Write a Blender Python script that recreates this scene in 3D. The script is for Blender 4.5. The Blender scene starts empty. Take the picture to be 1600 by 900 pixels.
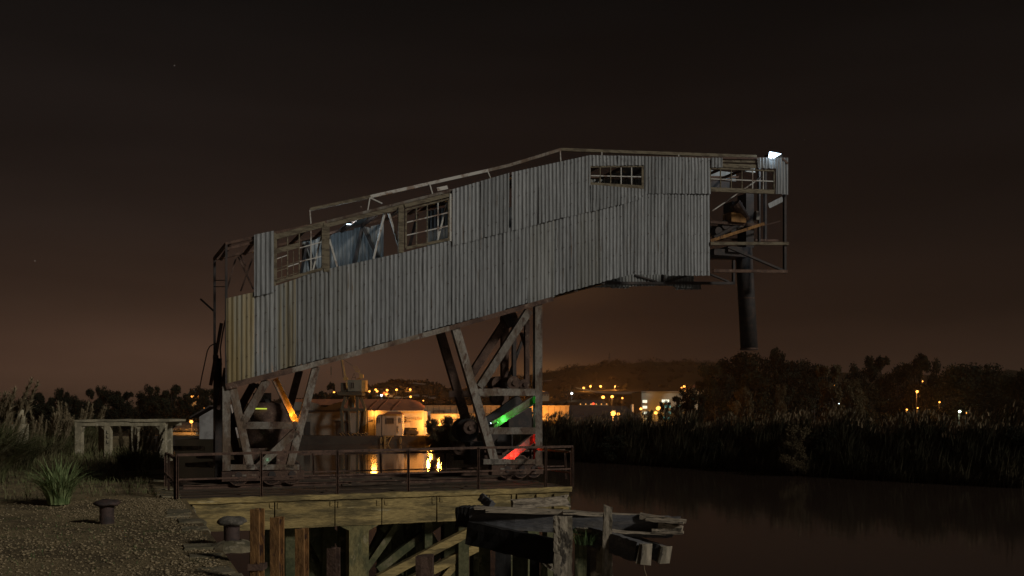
import bpy, math, random
import numpy as np
from mathutils import Vector, Matrix
R = math.radians
rnd = random.Random(7)
nrs = np.random.RandomState(11)
SC = bpy.context.scene
COL = SC.collection

# ------------------------------------------------------------------ camera
EYE = 5.0                      # metres above the water
FPX, HX, HY = 1500.0, 800.0, 645.0
cam = bpy.data.cameras.new("camera")
camo = bpy.data.objects.new("camera", cam); COL.objects.link(camo)
camo.location = (0, 0, EYE); camo.rotation_euler = (R(90), 0, 0)
cam.sensor_width = 36; cam.lens = 36 * FPX / 1600
cam.shift_y = (HY - 450) / 1600
cam.clip_start = .1; cam.clip_end = 8000
SC.camera = camo
SC.view_settings.view_transform = 'Standard'; SC.view_settings.look = 'None'
SC.view_settings.exposure = 0; SC.view_settings.gamma = 1
SC.cycles.use_denoising = True
SC.cycles.max_bounces = 5; SC.cycles.sample_clamp_indirect = 2.0

# ------------------------------------------------------------------ night sky
W = bpy.data.worlds.new("World"); SC.world = W; W.use_nodes = True
nt = W.node_tree; nt.nodes.clear()
def N(t, **k):
    n = nt.nodes.new(t)
    for a, b in k.items(): setattr(n, a, b)
    return n
def LK(a, b): nt.links.new(a, b)
def M(op, a, b=None, c=None, clamp=False):
    n = N('ShaderNodeMath', operation=op, use_clamp=clamp)
    for i, v in enumerate((a, b, c)):
        if v is None: continue
        if isinstance(v, (int, float)): n.inputs[i].default_value = v
        else: LK(v, n.inputs[i])
    return n.outputs[0]
def ramp(fac, stops):
    n = N('ShaderNodeValToRGB'); cr = n.color_ramp
    while len(cr.elements) < len(stops): cr.elements.new(.5)
    for e, (p, c) in zip(cr.elements, stops): e.position = p; e.color = (*c, 1)
    LK(fac, n.inputs[0]); return n.outputs[0]
tc = N('ShaderNodeTexCoord'); sep = N('ShaderNodeSeparateXYZ'); LK(tc.outputs['Generated'], sep.inputs[0])
el = M('MULTIPLY', M('ARCSINE', sep.outputs[2]), 180 / math.pi / 60, clamp=True)   # 0..1 = 0..60 deg
az = M('MULTIPLY', M('ARCTAN2', sep.outputs[0], sep.outputs[1]), 180 / math.pi)     # deg, + right
base = ramp(el, [(0, (.062, .0325, .0205)), (.054, (.050, .0268, .0175)), (.092, (.031, .0175, .0120)), (.17, (.0165, .0108, .0085)),
                 (.247, (.0104, .0074, .0063)), (.39, (.0040, .0036, .0034)), (1, (.004, .0035, .0032))])
# a town glow behind the hills, a little right of centre, and one behind the left bank
def lobe(a0, aw, e0, ew):
    da = M('DIVIDE', M('SUBTRACT', az, a0), aw); de = M('DIVIDE', M('SUBTRACT', el, e0 / 60), ew / 60)
    return M('POWER', 2.718, M('MULTIPLY', M('ADD', M('MULTIPLY', da, da), M('MULTIPLY', de, de)), -1.0))
mp = N('ShaderNodeMapping'); mp.inputs['Scale'].default_value = (1.3, 1.3, 9); LK(tc.outputs['Generated'], mp.inputs[0])
cl = N('ShaderNodeTexNoise'); cl.inputs['Scale'].default_value = 1.6; cl.inputs['Detail'].default_value = 4; LK(mp.outputs[0], cl.inputs[0])
cloud = M('SUBTRACT', cl.outputs[0], .42)
cloud = M('MULTIPLY', cloud, M('SUBTRACT', 2.0, M('MULTIPLY', el, 2.2), None, True))
def addc(a, colr, f):
    m = N('ShaderNodeMix', data_type='RGBA', blend_type='ADD', clamp_factor=False)
    m.inputs[7].default_value = (*colr, 1)
    LK(a, m.inputs[6]); LK(f, m.inputs[0]) if not isinstance(f, (int, float)) else None
    return m.outputs[2]
s = addc(base, (.13, .056, .014), lobe(2.0, 2.6, 2.2, .9))
s = addc(s, (.024, .0105, .003), lobe(3.2, 3.6, 7.2, .9))
s = addc(s, (.012, .0065, .0035), lobe(-20, 16, 2, 6))
mul = N('ShaderNodeMix', data_type='RGBA', blend_type='MULTIPLY'); mul.inputs[0].default_value = 1
cc = M('ADD', 1.0, cloud)
comb = N('ShaderNodeCombineXYZ'); [LK(cc, comb.inputs[i]) for i in range(3)]
LK(s, mul.inputs[6]); LK(comb.outputs[0], mul.inputs[7])
# right side of the sky is a little darker than the left
dk = N('ShaderNodeMix', data_type='RGBA', blend_type='MULTIPLY'); dk.inputs[0].default_value = 1
tx = M('MULTIPLY', M('ADD', sep.outputs[0], .25), 1 / .4, None, True)
dv = M('SUBTRACT', 1.0, M('MULTIPLY', M('MULTIPLY', tx, .60), M('SUBTRACT', 1.0, M('MULTIPLY', el, 1.5), None, True)))
cb2 = N('ShaderNodeCombineXYZ'); [LK(dv, cb2.inputs[i]) for i in range(3)]
LK(mul.outputs[2], dk.inputs[6]); LK(cb2.outputs[0], dk.inputs[7])
# a few faint stars
vo = N('ShaderNodeTexVoronoi'); vo.inputs['Scale'].default_value = 26; LK(tc.outputs['Generated'], vo.inputs['Vector'])
st = M('MULTIPLY', M('LESS_THAN', vo.outputs['Distance'], .019), M('GREATER_THAN', el, .12))
fin = addc(dk.outputs[2], (.05, .043, .036), st)
bg = N('ShaderNodeBackground'); LK(fin, bg.inputs[0]); bg.inputs[1].default_value = 1.0
out = N('ShaderNodeOutputWorld'); LK(bg.outputs[0], out.inputs[0])

# ------------------------------------------------------------------ sun lamp added in place of the hand-held light painting
sun = bpy.data.lights.new("hand_light_sun", 'SUN'); sun.energy = 1.2; sun.angle = R(6.0); sun.color = (1.0, .96, .89)
suno = bpy.data.objects.new("hand_light_sun", sun); COL.objects.link(suno)
sd = Vector((.76, -.56, .46)).normalized()
suno.rotation_euler = sd.to_track_quat('Z', 'Y').to_euler(); suno.location = (30, -30, 30)

# ------------------------------------------------------------------ frames and helpers
TH = R(22.0)
U = np.array((math.cos(TH), math.sin(TH))); V = np.array((-math.sin(TH), math.cos(TH)))
WA = 25.5                      # front plane of the gantry, measured along V
GW = 2.6                       # gantry width
def at(px, py, Y): return Vector(((px - HX) / FPX * Y, Y, EYE + (HY - py) / FPX * Y))
def gx(px, Y): return (px - HX) / FPX * Y
def onw(px, py, w=0.0):        # frame coordinates (s, w, z) on the vertical plane w metres behind the gantry front
    dx, dz = (px - HX) / FPX, (HY - py) / FPX
    t = (WA + w) / (dx * V[0] + V[1])
    return Vector((t * (dx * U[0] + U[1]), WA + w, EYE + dz * t))
def f2w(p): return Vector((p[0] * U[0] + p[1] * V[0], p[0] * U[1] + p[1] * V[1], p[2]))
def w2f(p): return Vector((p[0] * U[0] + p[1] * U[1], p[0] * V[0] + p[1] * V[1], p[2]))
ORI = {}
def tag(o, label=None, cat=None, group=None, kind=None):
    if label: o['label'] = label
    if cat: o['category'] = cat
    if group: o['group'] = group
    if kind: o['kind'] = kind
    return o
def thing(name, label, cat, loc, group=None, frame=False):
    o = bpy.data.objects.new(name, None); COL.objects.link(o); o.empty_display_size = .3
    o.location = f2w(loc) if frame else loc
    if frame: o.rotation_euler = (0, 0, TH)
    ORI[o.name] = Vector(loc)
    return tag(o, label, cat, group)
def make(name, vs, fs, mat, parent=None, smooth=False, frame=False, org=None):
    if parent is not None: o0 = ORI[parent.name]
    else: o0 = Vector(org) if org is not None else Vector((0, 0, 0))
    a = np.asarray([tuple(v) for v in vs], dtype=float) - np.array(o0)
    me = bpy.data.meshes.new(name); me.from_pydata(a.tolist(), [], fs); me.update()
    if smooth: me.polygons.foreach_set('use_smooth', [True] * len(me.polygons))
    for m_ in (mat if isinstance(mat, (list, tuple)) else [mat]): me.materials.append(m_)
    ob = bpy.data.objects.new(name, me); COL.objects.link(ob)
    if parent is not None: ob.parent = parent; ORI[ob.name] = o0
    else:
        ob.location = f2w(o0) if frame else o0
        if frame: ob.rotation_euler = (0, 0, TH)
        ORI[ob.name] = o0
    return ob
def npmesh(name, verts, faces, mat, parent=None, smooth=False):    # verts (N,3) faces (M,k)
    me = bpy.data.meshes.new(name)
    verts = np.asarray(verts, dtype=np.float32); faces = np.asarray(faces, dtype=np.int32)
    me.vertices.add(len(verts)); me.vertices.foreach_set('co', verts.ravel())
    me.loops.add(faces.size); me.loops.foreach_set('vertex_index', faces.ravel())
    me.polygons.add(len(faces)); me.polygons.foreach_set('loop_start', np.arange(len(faces), dtype=np.int32) * faces.shape[1])
    me.update(calc_edges=True)
    if smooth: me.polygons.foreach_set('use_smooth', [True] * len(me.polygons))
    me.materials.append(mat)
    o = bpy.data.objects.new(name, me); COL.objects.link(o)
    if parent is not None: o.parent = parent
    return o
class MB:
    def __init__(s): s.v = []; s.f = []
    def add(s, vs, fs):
        n = len(s.v); s.v += [tuple(v) for v in vs]; s.f += [tuple(i + n for i in f) for f in fs]; return s
    def box(s, a, b):
        x0, y0, z0 = a; x1, y1, z1 = b
        return s.add([(x0, y0, z0), (x1, y0, z0), (x1, y1, z0), (x0, y1, z0), (x0, y0, z1), (x1, y0, z1), (x1, y1, z1), (x0, y1, z1)],
              [(0, 3, 2, 1), (4, 5, 6, 7), (0, 1, 5, 4), (1, 2, 6, 5), (2, 3, 7, 6), (3, 0, 4, 7)])
    def prism(s, poly, axis, a, b):   # poly list of 2-tuples, extruded along axis
        n = len(poly)
        def mk(p, t):
            return {0: (t, p[0], p[1]), 1: (p[0], t, p[1]), 2: (p[0], p[1], t)}[axis]
        return s.add([mk(p, a) for p in poly] + [mk(p, b) for p in poly],
                     [tuple(range(n)), tuple(range(2 * n - 1, n - 1, -1))] + [(i, i + n, (i + 1) % n + n, (i + 1) % n) for i in range(n)])
    def bar(s, p, q, w, h, up=(0, 1, 0), prof=None, seg=1, jit=0, taper=1):
        p = Vector(p); q = Vector(q); d = (q - p).normalized(); up = Vector(up)
        if abs(d.dot(up)) > .97: up = Vector((1, 0, 0))
        a = d.cross(up).normalized(); b = a.cross(d).normalized()   # a: in-plane width, b: towards up
        pr = prof or [(-w / 2, -h / 2), (w / 2, -h / 2), (w / 2, h / 2), (-w / 2, h / 2)]
        n = len(pr); vs = []
        for k in range(seg + 1):
            c = p.lerp(q, k / seg); t = 1 + (taper - 1) * k / seg
            for (x, y) in pr:
                j = Vector((rnd.uniform(-jit, jit), rnd.uniform(-jit, jit), rnd.uniform(-jit, jit))) if jit else Vector((0, 0, 0))
                vs.append(c + a * x * t + b * y * t + j)
        fs = [tuple(range(n))[::-1], tuple(range(seg * n, seg * n + n))]
        for k in range(seg):
            for i in range(n):
                fs.append((k * n + i, k * n + (i + 1) % n, (k + 1) * n + (i + 1) % n, (k + 1) * n + i))
        return s.add(vs, fs)
    def cyl(s, p, q, r, r2=None, n=12, cap=True):
        r2 = r if r2 is None else r2
        p = Vector(p); q = Vector(q); d = (q - p).normalized()
        up = Vector((0, 0, 1)) if abs(d.z) < .9 else Vector((1, 0, 0))
        a = d.cross(up).normalized(); b = a.cross(d)
        vs = []
        for c, rr in ((p, r), (q, r2)):
            for i in range(n):
                t = 2 * math.pi * i / n; vs.append(c + a * math.cos(t) * rr + b * math.sin(t) * rr)
        fs = [(i, (i + 1) % n, n + (i + 1) % n, n + i) for i in range(n)]
        if cap: fs += [tuple(range(n))[::-1], tuple(range(n, 2 * n))]
        return s.add(vs, fs)
    def lathe(s, prof, c, n=20):
        c = Vector(c); vs = []; fs = []
        for (r, z) in prof:
            for i in range(n):
                t = 2 * math.pi * i / n; vs.append((c.x + r * math.cos(t), c.y + r * math.sin(t), c.z + z))
        for k in range(len(prof) - 1):
            for i in range(n): fs.append((k * n + i, k * n + (i + 1) % n, (k + 1) * n + (i + 1) % n, (k + 1) * n + i))
        return s.add(vs, fs)
    def tube(s, pts, r, n=6):
        for i in range(len(pts) - 1): s.cyl(pts[i], pts[i + 1], r, r, n)
        return s
    def build(s, name, mat, parent=None, **k): return make(name, s.v, s.f, mat, parent, **k)
def chan(w, d, t=.014):        # channel section, open towards -up
    return [(-w / 2, -d), (-w / 2 + t, -d), (-w / 2 + t, -t), (w / 2 - t, -t), (w / 2 - t, -d), (w / 2, -d), (w / 2, 0), (-w / 2, 0)]
def hsec(w, d, t=.012):
    return [(-w / 2, -d / 2), (w / 2, -d / 2), (w / 2, -d / 2 + t), (t / 2, -d / 2 + t), (t / 2, d / 2 - t), (w / 2, d / 2 - t), (w / 2, d / 2), (-w / 2, d / 2), (-w / 2, d / 2 - t), (-t / 2, d / 2 - t), (-t / 2, -d / 2 + t), (-w / 2, -d / 2 + t)]

# ------------------------------------------------------------------ materials
def mat(name, c1, c2=None, c3=None, scale=3, stretch=(1, 1, 1), rough=.8, metal=0, bump=.3, bscale=None, cut=(.45, .6), cut3=(.58, .64), spec=.3, vary=0, fine=0):
    m = bpy.data.materials.new(name); m.use_nodes = True; t = m.node_tree; b = t.nodes['Principled BSDF']
    b.inputs['Roughness'].default_value = rough; b.inputs['Metallic'].default_value = metal
    b.inputs['Specular IOR Level'].default_value = spec
    nn = t.nodes.new; l = t.links.new
    tcn = nn('ShaderNodeTexCoord'); mpn = nn('ShaderNodeMapping'); mpn.inputs['Scale'].default_value = stretch; l(tcn.outputs['Object'], mpn.inputs[0])
    def noise(sc, off, det=5):
        n = nn('ShaderNodeTexNoise'); n.inputs['Scale'].default_value = sc; n.inputs['Detail'].default_value = det; n.inputs['Roughness'].default_value = .62
        a = nn('ShaderNodeVectorMath'); a.operation = 'ADD'; a.inputs[1].default_value = (off, off * 1.7, -off); l(mpn.outputs[0], a.inputs[0]); l(a.outputs[0], n.inputs[0]); return n.outputs[0]
    def rng(v, a, b_):
        r = nn('ShaderNodeMapRange'); r.interpolation_type = 'SMOOTHSTEP'; r.inputs[1].default_value = a; r.inputs[2].default_value = b_; l(v, r.inputs[0]); return r.outputs[0]
    def mix(f, a, bcol, blend='MIX'):
        x = nn('ShaderNodeMix'); x.data_type = 'RGBA'; x.blend_type = blend
        if isinstance(f, float): x.inputs[0].default_value = f
        else: l(f, x.inputs[0])
        for i, v in ((6, a), (7, bcol)):
            if isinstance(v, tuple): x.inputs[i].default_value = (*v, 1)
            else: l(v, x.inputs[i])
        return x.outputs[2]
    col = tuple(c1)
    n1 = noise(scale, 0)
    if c2: col = mix(rng(n1, *cut), col, tuple(c2))
    if c3: col = mix(rng(noise(scale * 2.3, 5.3), *cut3), col, tuple(c3))
    if fine:
        fr = nn('ShaderNodeMapRange'); fr.inputs[1].default_value = .25; fr.inputs[2].default_value = .75; fr.inputs[3].default_value = 1 - fine; fr.inputs[4].default_value = 1 + fine
        l(noise((bscale or scale * 6), 2.2, 3), fr.inputs[0]); cx = nn('ShaderNodeCombineXYZ'); [l(fr.outputs[0], cx.inputs[i]) for i in range(3)]
        col = mix(1.0, col, cx.outputs[0], 'MULTIPLY')
    if vary:
        oi = nn('ShaderNodeObjectInfo'); vr = nn('ShaderNodeMapRange'); vr.inputs[3].default_value = 1 - vary; vr.inputs[4].default_value = 1 + vary
        l(oi.outputs['Random'], vr.inputs[0]); cx = nn('ShaderNodeCombineXYZ'); [l(vr.outputs[0], cx.inputs[i]) for i in range(3)]
        col = mix(1.0, col, cx.outputs[0], 'MULTIPLY')
    if isinstance(col, tuple): b.inputs['Base Color'].default_value = (*col, 1)
    else: l(col, b.inputs['Base Color'])
    if bump:
        bp = nn('ShaderNodeBump'); bp.inputs['Strength'].default_value = bump; bp.inputs['Distance'].default_value = .03
        l(noise(bscale or scale * 6, 9.1, 6), bp.inputs['Height']); l(bp.outputs[0], b.inputs['Normal'])
    return m
def emat(name, c, s):
    m = bpy.data.materials.new(name); m.use_nodes = True; t = m.node_tree; t.nodes.clear()
    e = t.nodes.new('ShaderNodeEmission'); e.inputs[0].default_value = (*c, 1); e.inputs[1].default_value = s
    o = t.nodes.new('ShaderNodeOutputMaterial'); t.links.new(e.outputs[0], o.inputs[0]); return m
sheet_m = mat('galvanised_sheet', (.24, .245, .24), (.16, .163, .158), (.115, .085, .058), scale=.9, stretch=(8, 1, .45), rough=.55, metal=.2, bump=.2, bscale=7, vary=.14, fine=.28, cut=(.35, .7), cut3=(.60, .72))
sheet_low = mat('weathered_sheet', (.235, .237, .225), (.155, .155, .14), (.135, .105, .065), scale=.8, stretch=(8, 1, .35), rough=.6, metal=.15, bump=.2, bscale=7, vary=.16, fine=.28, cut=(.35, .68), cut3=(.57, .70))
sheet_yel = mat('ochre_sheet', (.26, .245, .185), (.245, .185, .085), (.15, .11, .06), scale=.6, stretch=(7, 1, .35), rough=.65, metal=.1, bump=.12, bscale=6, vary=.1, fine=.15, cut=(.36, .62), cut3=(.60, .70))  # grey sheet streaked with ochre
sheet_olv = mat('olive_sheet', (.225, .225, .20), (.215, .18, .11), (.13, .11, .07), scale=.6, stretch=(7, 1, .3), rough=.65, metal=.1, bump=.12, bscale=6, vary=.1, fine=.15, cut=(.46, .62), cut3=(.60, .70))  # grey sheet with weaker olive streaks
steel_p = mat('peeling_paint_steel', (.205, .18, .145), (.115, .078, .05), (.075, .042, .027), scale=2.2, stretch=(1, 1, .6), rough=.75, bump=.4, bscale=22, vary=.18, fine=.3, cut=(.40, .60), cut3=(.52, .66))
steel_r = mat('rusty_steel', (.105, .062, .042), (.06, .035, .025), (.17, .12, .085), scale=3, rough=.85, bump=.5, bscale=25, vary=.15, fine=.3, cut3=(.6, .68))
steel_d = mat('dark_steel', (.030, .025, .022), (.05, .035, .028), scale=4, rough=.7, bump=.3, vary=.1)
pale_m = mat('pale_steel', (.42, .40, .35), (.2, .14, .1), scale=3, rough=.6, bump=.2, cut=(.5, .62))
wood_f = mat('window_timber', (.17, .14, .09), (.09, .07, .045), scale=4, stretch=(1, 1, 4), rough=.85, bump=.3)
wood_g = mat('grey_timber', (.28, .235, .17), (.16, .135, .095), (.06, .05, .038), scale=2.2, stretch=(1, 1, .35), rough=.95, bump=1.0, bscale=16, fine=.4, cut3=(.55, .60), vary=.1)
wood_h = mat('grey_timber_along', (.40, .33, .24), (.22, .18, .13), (.07, .06, .045), scale=2.0, stretch=(.5, 3, 5), rough=.95, bump=.9, bscale=9, fine=.35, cut3=(.55, .62))
wood_b = mat('tarred_timber', (.095, .093, .095), (.14, .13, .12), scale=2.5, stretch=(.6, 2, 3), rough=.8, bump=.5, bscale=12, fine=.3)
wood_k = mat('black_timber', (.013, .012, .011), (.022, .02, .018), scale=2.5, rough=.9, bump=.4)
plank_m = mat('deck_plank', (.085, .058, .038), (.05, .036, .025), (.12, .09, .055), scale=2, stretch=(.4, 4, 1), rough=.95, bump=.5, bscale=9, vary=.3, fine=.3)
conc_y = mat('lamplit_stained_concrete', (.34, .25, .10), (.13, .10, .045), (.40, .33, .18), scale=1.5, stretch=(.45, 1, 2.6), rough=.95, bump=.6, bscale=14, fine=.4, cut=(.42, .60), cut3=(.60, .70), vary=.12)  # sodium light put into the yellow base; darker stains are its own
conc_g = mat('green_concrete', (.11, .105, .05), (.06, .065, .03), (.16, .14, .08), scale=1.8, rough=.95, bump=.5, bscale=14, fine=.3, vary=.15)
conc_c = mat('column_concrete', (.20, .165, .07), (.10, .095, .045), (.26, .22, .12), scale=1.6, stretch=(1.5, 1, .7), rough=.95, bump=.6, bscale=14, fine=.35, cut=(.42, .6))
conc_s = mat('shelter_concrete', (.36, .31, .205), (.24, .21, .14), (.45, .40, .29), scale=2, rough=.95, bump=.5, bscale=15, fine=.2)
stone_m = mat('coping_stone', (.20, .165, .10), (.11, .095, .055), (.27, .23, .15), scale=2.5, rough=.95, bump=.7, bscale=14, fine=.3, vary=.2)
ground_m = mat('gravelly_earth', (.28, .21, .105), (.15, .11, .055), (.12, .115, .045), scale=.8, rough=.97, bump=1.0, bscale=22, fine=.6, cut=(.4, .6), cut3=(.55, .68))  # warm sodium light put into the earth colour
for n_ in ground_m.node_tree.nodes:
    if n_.bl_idname == 'ShaderNodeBump': n_.inputs['Distance'].default_value = .10
pebble_m = mat('pebbles', (.34, .26, .15), (.15, .115, .06), (.50, .42, .30), scale=25, rough=.9, bump=0, cut=(.4, .6), cut3=(.6, .68))  # same warm light put into the pebble colours
rust_h = mat('orange_rust', (.28, .145, .05), (.16, .08, .03), (.06, .03, .02), scale=3, stretch=(1, 1, .4), rough=.9, bump=.6, bscale=25, fine=.3)
iron_m = mat('bollard_iron', (.075, .048, .04), (.04, .03, .027), scale=6, rough=.7, bump=.4)
iron_top = mat('bollard_cap', (.16, .14, .11), (.08, .07, .055), scale=6, rough=.9, bump=.6)
grass_m = mat('long_grass', (.10, .15, .05), (.06, .10, .035), scale=2, rough=.8, bump=0)
tuft_m = mat('spiky_grass', (.22, .27, .11), (.12, .17, .06), scale=6, rough=.7, bump=0)
dgrass_m = mat('dry_dark_grass', (.12, .125, .05), (.14, .12, .06), scale=1, rough=.9, bump=0)
plume_m = mat('pampas_plume', (.26, .205, .12), (.18, .135, .075), scale=3, rough=.95, bump=0)
reed_m = mat('reed_leaves', (.030, .028, .015), (.045, .037, .019), scale=.12, rough=.9, bump=0, spec=.1)
reedtip_m = mat('reed_plumes', (.20, .145, .085), (.12, .09, .052), scale=.3, rough=.95, bump=0, spec=.1)  # town light on the tips put into this paler colour
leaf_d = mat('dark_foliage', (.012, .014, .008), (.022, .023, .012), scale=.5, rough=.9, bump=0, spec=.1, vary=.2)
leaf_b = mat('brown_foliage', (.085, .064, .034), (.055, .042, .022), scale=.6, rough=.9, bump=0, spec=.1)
bark_m = mat('bark', (.03, .025, .02), (.05, .04, .03), scale=3, rough=.95)
hill_m = mat('hill_scrub', (.018, .014, .009), (.026, .019, .012), scale=.02, rough=1, bump=0, spec=0)
far_m = mat('far_bank_earth', (.045, .034, .022), (.03, .025, .017), scale=.15, rough=1, bump=0, spec=0)
road_m = mat('road_surface', (.10, .09, .075), scale=1, rough=.95, bump=0)
wall_w = mat('limewashed_wall', (.36, .32, .25), (.30, .265, .20), (.24, .21, .16), scale=.35, stretch=(1, 1, .5), rough=.95, bump=.1, fine=.06)
wall_g = mat('grey_and_unlit_render', (.17, .15, .12), (.13, .115, .09), (.10, .09, .07), scale=.3, stretch=(1, 1, .4), rough=.95, bump=.1, fine=.08)  # grey render; shade of unlit walls is also put into this colour
wall_o = mat('tan_render', (.24, .19, .12), (.20, .155, .10), scale=.3, rough=.95, bump=.05)
roof_o = mat('red_tile_roof', (.24, .09, .04), (.17, .065, .033), scale=.4, rough=.9, bump=.2)
roof_d = mat('dark_roof', (.05, .04, .035), (.035, .03, .027), scale=.5, rough=.9)
dark_m = mat('dark_opening', (.03, .026, .022), rough=.8, bump=0)
glass_m = mat('dark_glass', (.05, .042, .03), rough=.15, bump=0, spec=.5)
crane_m = mat('crane_grey_paint', (.12, .125, .10), (.09, .095, .075), scale=.8, rough=.7, bump=.1)
crane_d = mat('crane_dark_paint', (.035, .036, .026), (.05, .05, .035), scale=1, rough=.7, bump=.1)
crane_y = mat('yellow_paint_and_lit_steel', (.30, .20, .07), (.22, .14, .05), scale=1, rough=.6, bump=.1)  # yellow paint, also standing for orange lamplight on cabin side and bracket
office_m = mat('office_cladding', (.48, .46, .36), (.43, .41, .32), scale=.3, rough=.8, bump=.05)
shed_m = mat('shed_render', (.32, .31, .29), (.22, .21, .2), scale=.7, rough=.9)
black_m = mat('black_paint', (.02, .018, .016), rough=.6, bump=0)
em_na = emat('sodium_lamp', (1, .36, .055), 5); em_na_s = emat('small_sodium_lamp', (1, .45, .1), 3.0); em_w = emat('white_lamp', (.8, .92, 1), 6)
em_gw = emat('greenish_lamp', (.75, 1, .7), 10); em_red = emat('red_lamp', (1, .08, .03), 2.5); em_win = emat('lit_window', (.95, .95, .72), 1.3)
em_cool = emat('led_panel', (.62, .82, 1), 4.0); em_teal = emat('teal_window', (.3, .75, .6), .5); em_neon = emat('neon_tube', (.62, .72, .08), .8)
def point(p, col, e, r=.15, spot=None):
    l = bpy.data.lights.new('lamp_light', 'SPOT' if spot else 'POINT'); l.energy = e; l.color = col; l.shadow_soft_size = r
    o = bpy.data.objects.new('lamp_light', l); COL.objects.link(o); o.location = p
    if spot:
        d, ang = spot; o.rotation_euler = (-Vector(d)).to_track_quat('Z', 'Y').to_euler(); l.spot_size = R(ang); l.spot_blend = .6
    return o

# ------------------------------------------------------------------ water
wm = bpy.data.materials.new('river_water'); wm.use_nodes = True; t = wm.node_tree; b = t.nodes['Principled BSDF']
b.inputs['Base Color'].default_value = (.044, .029, .021, 1); b.inputs['Roughness'].default_value = .07; b.inputs['IOR'].default_value = 3.4
b.inputs['Specular IOR Level'].default_value = .5
tcn = t.nodes.new('ShaderNodeTexCoord'); mpn = t.nodes.new('ShaderNodeMapping'); mpn.inputs['Scale'].default_value = (.9, .35, 1)
nz = t.nodes.new('ShaderNodeTexNoise'); nz.inputs['Scale'].default_value = 1.6; nz.inputs['Detail'].default_value = 3
bp = t.nodes.new('ShaderNodeBump'); bp.inputs['Strength'].default_value = .07; bp.inputs['Distance'].default_value = .05
t.links.new(tcn.outputs['Object'], mpn.inputs[0]); t.links.new(mpn.outputs[0], nz.inputs[0]); t.links.new(nz.outputs[0], bp.inputs['Height']); t.links.new(bp.outputs[0], b.inputs['Normal'])
tag(make('river_water', [(-400, -60, 0), (400, -60, 0), (400, 170, 0), (-400, 170, 0)], [(0, 1, 2, 3)], wm), kind='structure')

# ------------------------------------------------------------------ near ground with the quay edge at s = 1.3
GZ = 3.06
EDGE = 1.3
def hn(x, y): return .5 * math.sin(x * .7 + 1.3 * math.sin(y * .31)) + .5 * math.sin(y * .53 + 1.7 * math.sin(x * .23))
ss = np.concatenate([[EDGE], EDGE - .25 - np.concatenate([np.arange(0, 20, .5), 20 + np.linspace(0, 1, 24) ** 2 * 180])])
ws = np.concatenate([np.arange(-16, 40, .6), 40 + np.linspace(0, 1, 16) ** 1.5 * 45])
def gz(s, w):
    e = min(1, max(0, (EDGE - .25 - s) / 1.5))
    return GZ - .02 + (.05 * hn(s, w) + .02 * hn(3.1 * s, 2.7 * w)) * e + .10 * e * math.exp(-((w - 7) / 7) ** 2)
vs = [(s_, w_, gz(s_, w_)) for w_ in ws for s_ in ss]; n_ = len(ss)
fs = [(j * n_ + i, (j + 1) * n_ + i, (j + 1) * n_ + i + 1, j * n_ + i + 1) for j in range(len(ws) - 1) for i in range(n_ - 1)]
tag(make('ground', vs, fs, ground_m, frame=True, smooth=True), kind='structure')
qw = make('quay_wall', [(EDGE - .05, -16, -2), (EDGE - .05, 85, -2), (EDGE - .05, 85, GZ - .3), (EDGE - .05, -16, GZ - .3), (EDGE - .6, -16, GZ - .3), (EDGE - .6, 85, GZ - .3), (EDGE - .6, 85, -2), (EDGE - .6, -16, -2)],
          [(0, 1, 2, 3), (3, 2, 5, 4), (4, 5, 6, 7), (1, 6, 5, 2), (0, 3, 4, 7)], stone_m, frame=True, org=(EDGE, 0, 0))
tag(qw, 'rough stone quay wall edged with worn coping stones along the gravel', 'quay wall')
w_ = -4.0; r2 = random.Random(3)
while w_ < 34:
    L = r2.uniform(.35, .8); h = r2.uniform(-.04, .012); dx = r2.uniform(-.14, .08); c0 = EDGE - .48 + dx; c1 = EDGE + dx
    m = MB(); top = GZ + h
    j = lambda a: r2.uniform(-a, a)
    pts = [(c0, w_ + .02), (c1, w_ + .02 + j(.04)), (c1 + j(.04), w_ + L * .5), (c1 + j(.04), w_ + L - .02), (c0, w_ + L - .02)]
    bot = [(x, y, GZ - .30) for x, y in pts]; mid = [(x, y, top - .035) for x, y in pts]
    cx_, cy_ = (c0 + c1) / 2, w_ + L / 2
    tp = [(cx_ + (x - cx_) * .88, cy_ + (y - cy_) * .93, top + j(.015)) for x, y in pts]
    m.add(bot + mid + tp, [tuple(range(10, 15))] + [(k * 5 + i, k * 5 + (i + 1) % 5, k * 5 + 5 + (i + 1) % 5, k * 5 + 5 + i) for k in range(2) for i in range(5)])
    m.build('coping_stone', stone_m, qw); w_ += L

# pebbles (stuff)
K = 46000
ps = EDGE - .12 - 11 * nrs.rand(K) ** 1.25; pw = 6.5 + 17 * nrs.rand(K) ** 1.1
patch = np.array([hn(a * 1.3, b_ * 1.1) for a, b_ in zip(ps, pw)]); keep = (nrs.rand(K) < .75 + .5 * patch); ps = ps[keep]; pw = pw[keep]; K = len(ps)
sz = (.009 + .026 * nrs.rand(K) ** 3)
oc = np.array([(1, 0, 0), (0, 1, 0), (-1, 0, 0), (0, -1, 0), (0, 0, .6), (0, 0, -.6)])
ang = nrs.rand(K) * 6.28; asp = .6 + .8 * nrs.rand(K)
vx = oc[None] * sz[:, None, None] * np.stack([asp, np.ones(K), .8 + 0 * asp], 1)[:, None, :] * (1 + .5 * (nrs.rand(K, 6, 1) - .5))
x = vx[..., 0] * np.cos(ang)[:, None] - vx[..., 1] * np.sin(ang)[:, None]; y = vx[..., 0] * np.sin(ang)[:, None] + vx[..., 1] * np.cos(ang)[:, None]
pz = np.array([gz(a, b_) for a, b_ in zip(ps, pw)]) + sz * .3
P_ = np.stack([x + ps[:, None], y + pw[:, None], vx[..., 2] + pz[:, None]], -1).reshape(-1, 3)
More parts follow.
